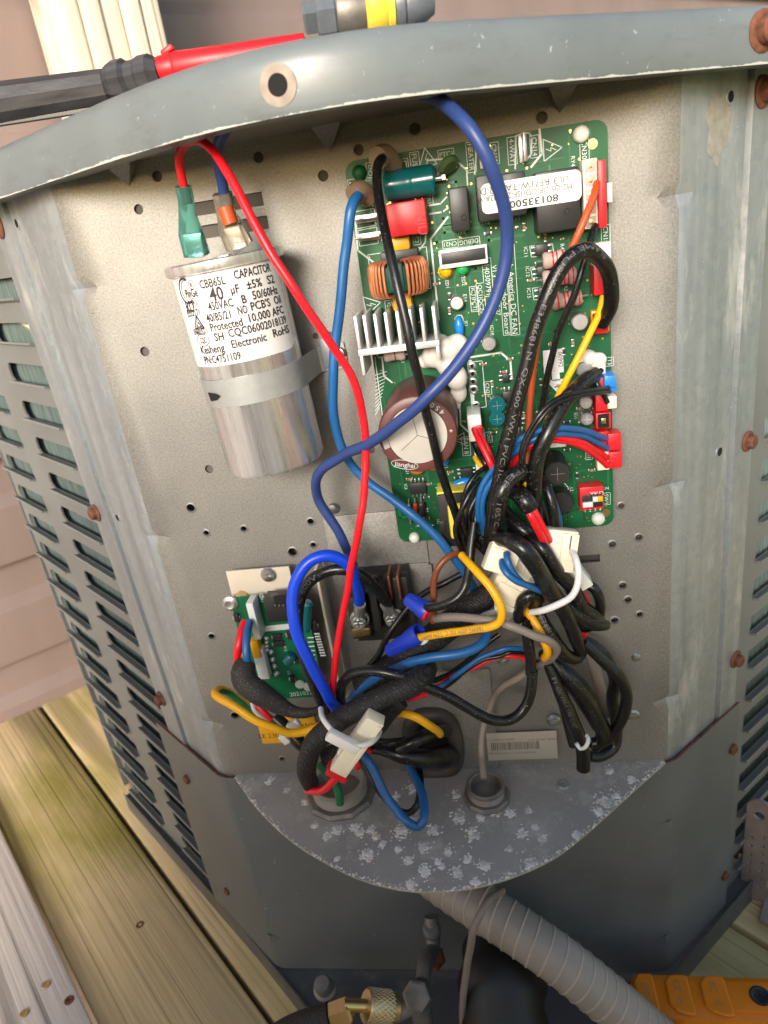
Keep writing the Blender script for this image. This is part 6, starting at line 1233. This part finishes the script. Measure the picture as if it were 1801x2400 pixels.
W('blue_drip_loop', 'blue wire hanging in a narrow loop over the shelf', pts(K_, [(560, 690, 40), (640, 780, 44), (720, 930, 48), (800, 1080, 52), (890, 1210, 56), (980, 1300, 60), (1060, 1330, 60), (1110, 1270, 58), (1115, 1170, 52), (1095, 1060, 44), (1030, 920, 34), (980, 820, 26), (940, 740, 22)]), 19, 'sky'); W('black_drip_loop', 'black wire hanging just inside the blue loop over the shelf', pts(K_, [(560, 720, 34), (640, 870, 38), (720, 1010, 42), (810, 1120, 44), (900, 1200, 46), (980, 1220, 46), (1050, 1160, 44), (1075, 1040, 38), (1080, 920, 30), (1060, 820, 24)]), 15, 'black')
W('green_lead', 'pale green wire going down into the left bushing', pts(F_, [(640, 1400, 36), (680, 1450, 36), (730, 1520, 36), (750, 1580, 38), (755, 1620, 38)]), 18, 'green')
# ================================================================ things below the shelf
cpts = [at(905, 1870, 8), at(985, 1925, 24), at(1080, 1985, 40), at(1198, 2066, 54), at(1325, 2168, 62), at(1460, 2285, 68)]
MT['rib'] = plain('conduit_rib', srgb(176, 162, 148), .4, var=.12, vs=60, dust=.2)
CRD = 51 / ppm(cpts[3])
path = spline(cpts, 2.0)
cdt = thing('flexible_conduit', 'tan grey ribbed flexible conduit running down from under the shelf', 'conduit', path[0])
MB().tube(path, CRD, 40).build('jacket', MT['conduit'], cdt, smooth=70)
fr_ = frames(spline(cpts, .35)); acc = 0; hp = []
for i, (p, t, u_, v_) in enumerate(fr_):
    if i: acc += (p - fr_[i - 1][0]).length
    a_ = acc / 7.2 * 2 * math.pi; hp.append(p + (u_ * math.cos(a_) + v_ * math.sin(a_)) * (CRD - .15))
hp2 = []
for i in range(len(hp) - 1): hp2 += [hp[i].lerp(hp[i + 1], k / 2) for k in range(2)]
MB().tube(hp2, .8, 6).build('spiral_rib', MT['rib'], cdt, smooth=70)
W('conduit_cable', 'thin grey cable looped over the flexible conduit', [(1085, 1925, 40), (1052, 1950, 58), (1027, 2000, 66), (1014, 2060, 66), (1005, 2120, 64), (1000, 2180, 64), (1006, 2260, 66)], 16, 'grey', cat='cable')
def mz(x, y, z): c = M_(x, y); return atz(c[0], c[1], z)
# brass service valve
vb = mz(905, 1000, BZ + 10); vb.y = min(vb.y, -30)
vc = at(*M_(905, 1010)[:2], 55); valve = thing('service_valve', 'grey service valve with hex caps at the foot of the unit', 'valve', vc)
MB().lathe(vc + V(0, -2, -30), Zu, [(6, 0), (6, 24), (5, 28)], 16).lathe(vc + V(0, 0, -2), V(-.1, -.6, .8), [(8.4, 0), (8.4, 6), (8, 7.5), (6.5, 8.2), (0, 8.2)], 6).build('hex_cap', MT['zinc'], valve, smooth=15)
MB().tube(spline([vc + V(-4, -2, -9), vc + V(-12, -4, -12), vc + V(-18, -6, -14)]), 4.2, 14).build('side_port', MT['zinc'], valve)
up = at(*M_(985, 760)[:2], 22); MB().tube(spline([vc + V(2, 6, 0), (vc + up) / 2 + V(0, 2, 4), up, up + V(0, 10, 14)]), 4.4, 14).build('stub_pipe', MT['zinc'], valve); MB().lathe(up + V(-1, 2, -14), V(0, -.3, 1), [(7, 0), (7.6, 2), (6.4, 4)], 6).build('flare_nut', MT['rust'], valve, smooth=15)
MB().lathe(up + V(0, 6, 4), V(0, -.2, 1), [(5, 0), (5.6, 2), (5.6, 6), (4, 8)], 14).build('collar', MT['louvpaint'], valve)
ka, kb_ = at(*M_(770, 1100)[:2], 72), at(*M_(620, 1085)[:2], 76); d = (kb_ - ka).normalized(); L = (kb_ - ka).length
ko = thing('hose_coupler', 'brass knurled hose coupler with a black hose at the bottom', 'hose fitting', (ka + kb_) / 2)
kn = MB(); R0 = 8.2
kn.lathe(ka, d, [(7.2, -1), (7.8, 0), (7.8, 2.4), (R0, 3), (R0, L), (7.4, L + 1), (4, L + 1)], 40)
u = d.orthogonal().normalized(); v = d.cross(u)
for sg in (-1, 1):
    for k in range(26):
        kn.tube([ka + d * (3 + (L - 3) * t) + (u * math.cos(k * math.pi / 13 + sg * t * .9) + v * math.sin(k * math.pi / 13 + sg * t * .9)) * R0 for t in (0, .25, .5, .75, 1)], .42, 5, cap=False)
kn.build('knurled_nut', MT['brass'], ko)
e1 = kb_ + d * 12; MB().tube([kb_, e1 + V(-2, 0, -1)], 3.2, 14).build('stem', MT['gold'], ko); e2 = at(*M_(475, 1125)[:2], 80); d2 = (at(*M_(380, 1160)[:2], 82) - e2).normalized()
MB().lathe(e2 - d2 * 6, d2, [(5, 0), (7, 1), (7, 11), (6, 12)], 6).build('hex_ferrule', MT['brass'], ko, smooth=15); h0 = e2 + d2 * 6; MB().tube(spline([h0, h0 + d2 * 25, h0 + d2 * 60 + V(0, -10, -6), h0 + d2 * 120 + V(0, -40, -14)]), 7.2, 18).build('hose', MT['rubber'], ko)
# insulated pipe
ip = [at(1090, 2060, 30), at(1085, 2130, 50), at(1090, 2200, 62), at(1100, 2300, 72)]
pp = spline(ip, 3); MB().tube(pp, [23.4 + 1.6 * noise.noise(p * .12) + 1.1 * math.sin(i * 1.35) for i, p in enumerate(pp)], 30).build('insulated_pipe', MT['foam'], label='fat black foam insulated pipe under the conduit', cat='pipe')
q = at(1062, 2045, 26); MB().lathe(q + V(0, 10, 0), V(.1, -1, .15), [(14, 0), (14.5, 8), (13, 10), (2, 10.4), (1.5, 11), (0, 11)], 30).build('pipe_cap', MT['conduit'], unit)
bq = at(*M_(360, 975)[:2], 34); MB().lathe(bq + V(0, 6, -12), V(0, -.3, 1), [(7.5, 0), (7.5, 2), (5.6, 3), (5.6, 9), (4.5, 11), (0, 11.4)], 18).build('base_bolt', MT['zinc'], unit)
# ---- orange meter lying at the right
mt0 = N_(760, 1490); mz_ = DECKZ + 62
def mp(x, y, z=mz_): c = N_(x, y); return atz(c[0], c[1], z)
pA, pB, pC, pD = mp(790, 1435), mp(1700, 1462), mp(1760, 1830), mp(760, 1760)
ux = (pB - pA).normalized(); uy = V(-ux.y, ux.x, 0); wid_ = abs((pD - pA).dot(uy)); len_ = 190
pC_ = pA - uy * (wid_ / 2) + ux * (len_ / 2 - 4)
mtr = thing('digital_meter', 'orange handheld meter lying face down on the deck at lower right', 'meter', (pC_.x, pC_.y, DECKZ))
axm = Matrix((ux, uy, V(0, 0, 1))).transposed()
MB().box(V(pC_.x, pC_.y, mz_ - 8), (len_, wid_, 16), ax=axm, bev=7).build('shell', MT['meter'], mtr); MB().box(V(pC_.x, pC_.y, mz_ - 26), (len_ + 6, wid_ + 5, 30), ax=axm, bev=6).build('rubber_boot', MT['blackpl'], mtr)
mt_tx = MB()
for (x0, x1, body) in ((800, 935, 'ETL'), (1000, 1160, 'CE /ct'), (1225, 1400, 'FC  X')):
    a = mp((x0 + x1) / 2, 1600); w_ = (mp(x1, 1600) - mp(x0, 1600)).dot(ux)
    cc_ = pC_ + ux * (a - pC_).dot(ux) + V(0, 0, mz_ - pC_.z); hw = wid_ * .40; pr = [(-w_ / 2, -hw * .55), (-w_ * .46, hw * .55), (-w_ * .2, hw * .92), (w_ * .4, hw * .95), (w_ / 2, hw * .8), (w_ / 2, -hw), (w_ * .1, -hw), (-w_ * .25, -hw * .85)]
    g_ = MB().prism(pr, cc_ - V(0, 0, .5), ux, uy, V(0, 0, 2.2)).build('grip_pad', MT['meter'], mtr, smooth=0); bv = g_.modifiers.new('b', 'BEVEL'); bv.width = .0012; bv.segments = 3
    text_on(mt_tx, body, cc_ + V(0, 0, 1.75), -uy, ux, 4.0)
mt_tx.build('embossed_text', MT['brass'], mtr, smooth=0)
a = mp(1620, 1660); cc_ = pC_ + ux * (a - pC_).dot(ux) + V(0, 0, mz_ - pC_.z)
MB().box(cc_ - V(0, 0, .2), (40, wid_ * .6, 2.6), ax=axm, bev=1.1).build('battery_door', MT['meter'], mtr); MB().lathe(cc_ + V(0, 0, 1), Zu, [(5.4, 0), (5.4, .6), (4.4, .8), (3.6, .2), (0, .2)], 20).box(cc_ + V(0, 0, 1.4), (5, .8, .4)).box(cc_ + V(0, 0, 1.4), (.8, 5, .4)).build('door_screw', MT['blackpl'], mtr)
# ---- perforated strap standing at the right
sA, sB = N_(1590, 360), N_(1560, 960)
def onR(px, py, t): # point at a given distance along the right side
    r = ray(px, py); n_v = dr; a = PR + dr * t; k = (a - CAMP).dot(n_v) / r.dot(n_v); return CAMP + r * k
za = atz(*N_(1555, 985)[:2], DECKZ + 3); r = ray(*N_(1590, 350)[:2]); hd = math.hypot(za.x - CAMP.x, za.y - CAMP.y) / math.hypot(r.x, r.y); zt_ = (CAMP + r * hd).z - 12
MT['strapm'] = plain('weathered_strap', srgb(158, 144, 136), .65, .2, var=.25, vs=70, bmp=.4)
stp_t = thing('strap_bracket', 'pale perforated metal strap standing on the deck by the right side', 'bracket', za)
tw = 16.0; sd_ = V(.86, -.5, 0); nn_ = V(-.5, -.86, 0)
b_ = MB().prism(rrect(-tw / 2, tw / 2, 0, zt_ - za.z + 12, 7.5, 8), za, sd_, Zu, nn_ * -2.2).build('strap_plate', MT['strapm'], stp_t)
cutm = MB()
for k in range(7):
    for s_ in (-1, 1):
        c = za + sd_ * (s_ * 3.6 + (k % 2) * 0) + V(0, 0, 10 + k * (zt_ - za.z - 24) / 7 + (4 if s_ > 0 else 0)); cutm.cyl(c + nn_ * 8, -nn_, 1.4, 20, 12)
c = za + V(0, 0, zt_ - za.z - 1); cutm.cyl(c + nn_ * 8, -nn_, 3.2, 20, 18); cut(b_, cutm)
MB().box(za + V(20, -14, 2), (34, 30, 3), ax=Matrix((sd_, nn_ * -1, V(0, 0, 1))).transposed(), bev=.8).build('strap_foot', MT['strapm'], stp_t)
# ================================================================ things lying on top of the unit
zt0 = 186.0
tA, tB, tC = atz(-60, 226, 197), atz(232, 172, 197), atz(330, 140, 197)
dirv = (tB - tA).normalized()
MT['worn'] = plain('scuffed_black', srgb(64, 63, 66), .45, .2, var=.55, vs=260, bmp=.3, stretch=(.15, .6, 1))
tool = thing('hand_tool', 'black handled tool with a red grip lying on top of the unit', 'hand tool', (tB.x, tB.y, 180))
def hexbar(a, b, r0, r1, n=8): 
    d = b - a; L = d.length; return MB().lathe(a, d, [(0, 0), (r0 * .8, 0), (r0, 1.5), (r1, L - 1.5), (r1 * .85, L), (0, L)], n)
far0, far1 = atz(-90, 236, 197), atz(238, 186, 197)
hexbar(far0, far1, 8.2, 6.6, 10).build('black_shaft', MT['worn'], tool, smooth=20)
rk = MB(); d = (far1 - far0); L = d.length; d.normalize()
for k in range(40): rk.box(far0 + d * (L * k / 40) + V(0, 0, -7.6), (2.0, 3.5, 1.6), ax=Matrix((d, V(-d.y, d.x, 0), V(0, 0, 1))).transposed(), bev=.2)
rk.build('rack_teeth', MT['greyink'], tool)
c1, c2 = atz(236, 180, 198), atz(332, 160, 198); MB().lathe(c1, (c2 - c1), [(6.2, 0), (7.8, 3), (8.0, 8), (6.6, 10), (6.6, 14), (7.6, 15), (7.6, 20), (5.2, 24), (5.0, (c2 - c1).length)], 8).build('collar', MT['worn'], tool, smooth=20)
r1_, r2_ = atz(332, 154, 199), atz(660, 100, 199); dd = r2_ - r1_; LL = dd.length
MB().lathe(r1_, dd, [(0, 0), (3.6, .3), (5.0, 3), (5.5, 8), (5.6, 9), (5.4, 9.4), (5.8, 10), (5.2, LL * .5), (4.8, LL), (0, LL + 1)], 22).build('red_grip', MT['redpl'], tool, smooth=40)
q = r1_.lerp(r2_, .12) + V(0, 0, 6.4); MB().box(q, (6, 3, 2.4), ax=Matrix.Rotation(R(-20), 3, 'Y'), bev=.8).build('grip_nib', MT['redpl'], tool)
MT['fitgrey'] = plain('grey_fitting', srgb(112, 118, 126), .4, .3, var=.2, vs=150, bmp=.2)
f0, f1 = atz(655, 40, 196), atz(940, -2, 196); dd = (f1 - f0); LL = dd.length; dd.normalize()
fit = thing('hose_fitting', 'grey hex hose fitting with a yellow band on top of the unit', 'hose fitting', (f0.x, f0.y, 181))
fk = LL / 60.0
for nm, st_, pf, sg, mt_, sm_ in [('square_end', 0, [(0, 0), (4.6, 0), (5.4, 1), (5.4, 6), (4.6, 7)], 4, 'fitgrey', 15), ('hex_nut', 6, [(6.5, 0), (7.6, 1), (7.6, 8), (6.6, 9.5)], 6, 'fitgrey', 15), ('barrel', 15, [(7.2, 0), (7.8, 1), (7.4, 10), (6.6, 16), (6.6, 17), (7.0, 17.5), (7.0, 20)], 28, 'zinc', 38),
                                  ('yellow_band', 31, [(8, -3), (9.4, -1.5), (9.6, 0), (9.6, 5), (8.8, 6.5), (9.2, 7), (9.2, 9.5), (8.4, 10)], 30, 'tapeyel', 38), ('end_cap', 41, [(8.6, 0), (9, 1), (9, 4), (8.2, 5), (8.6, 6), (7.0, 14), (5, 18), (0, 18.5)], 24, 'fitgrey', 38)]:
    MB().lathe(f0 + dd * st_ * fk, dd, [(r_ * .9, h_ * fk) for r_, h_ in pf], sg).build(nm, MT[mt_], fit, smooth=sm_)
# a pipe seen through the upper left louvre
q0 = sidehit(PL, dl, nl, *C_(-40, 660)[:2]) - nl * 14; q1 = sidehit(PL, dl, nl, *C_(115, 715)[:2]) - nl * 14; MB().tube(spline([q0 - V(0, 0, -6), (q0 + q1) / 2 + V(0, 0, 2), q1 + V(0, 0, -1), q1 + dl * -12 + V(0, 0, -6)]), 5, 14).build('copper_tube', MT['nylon'], unit)
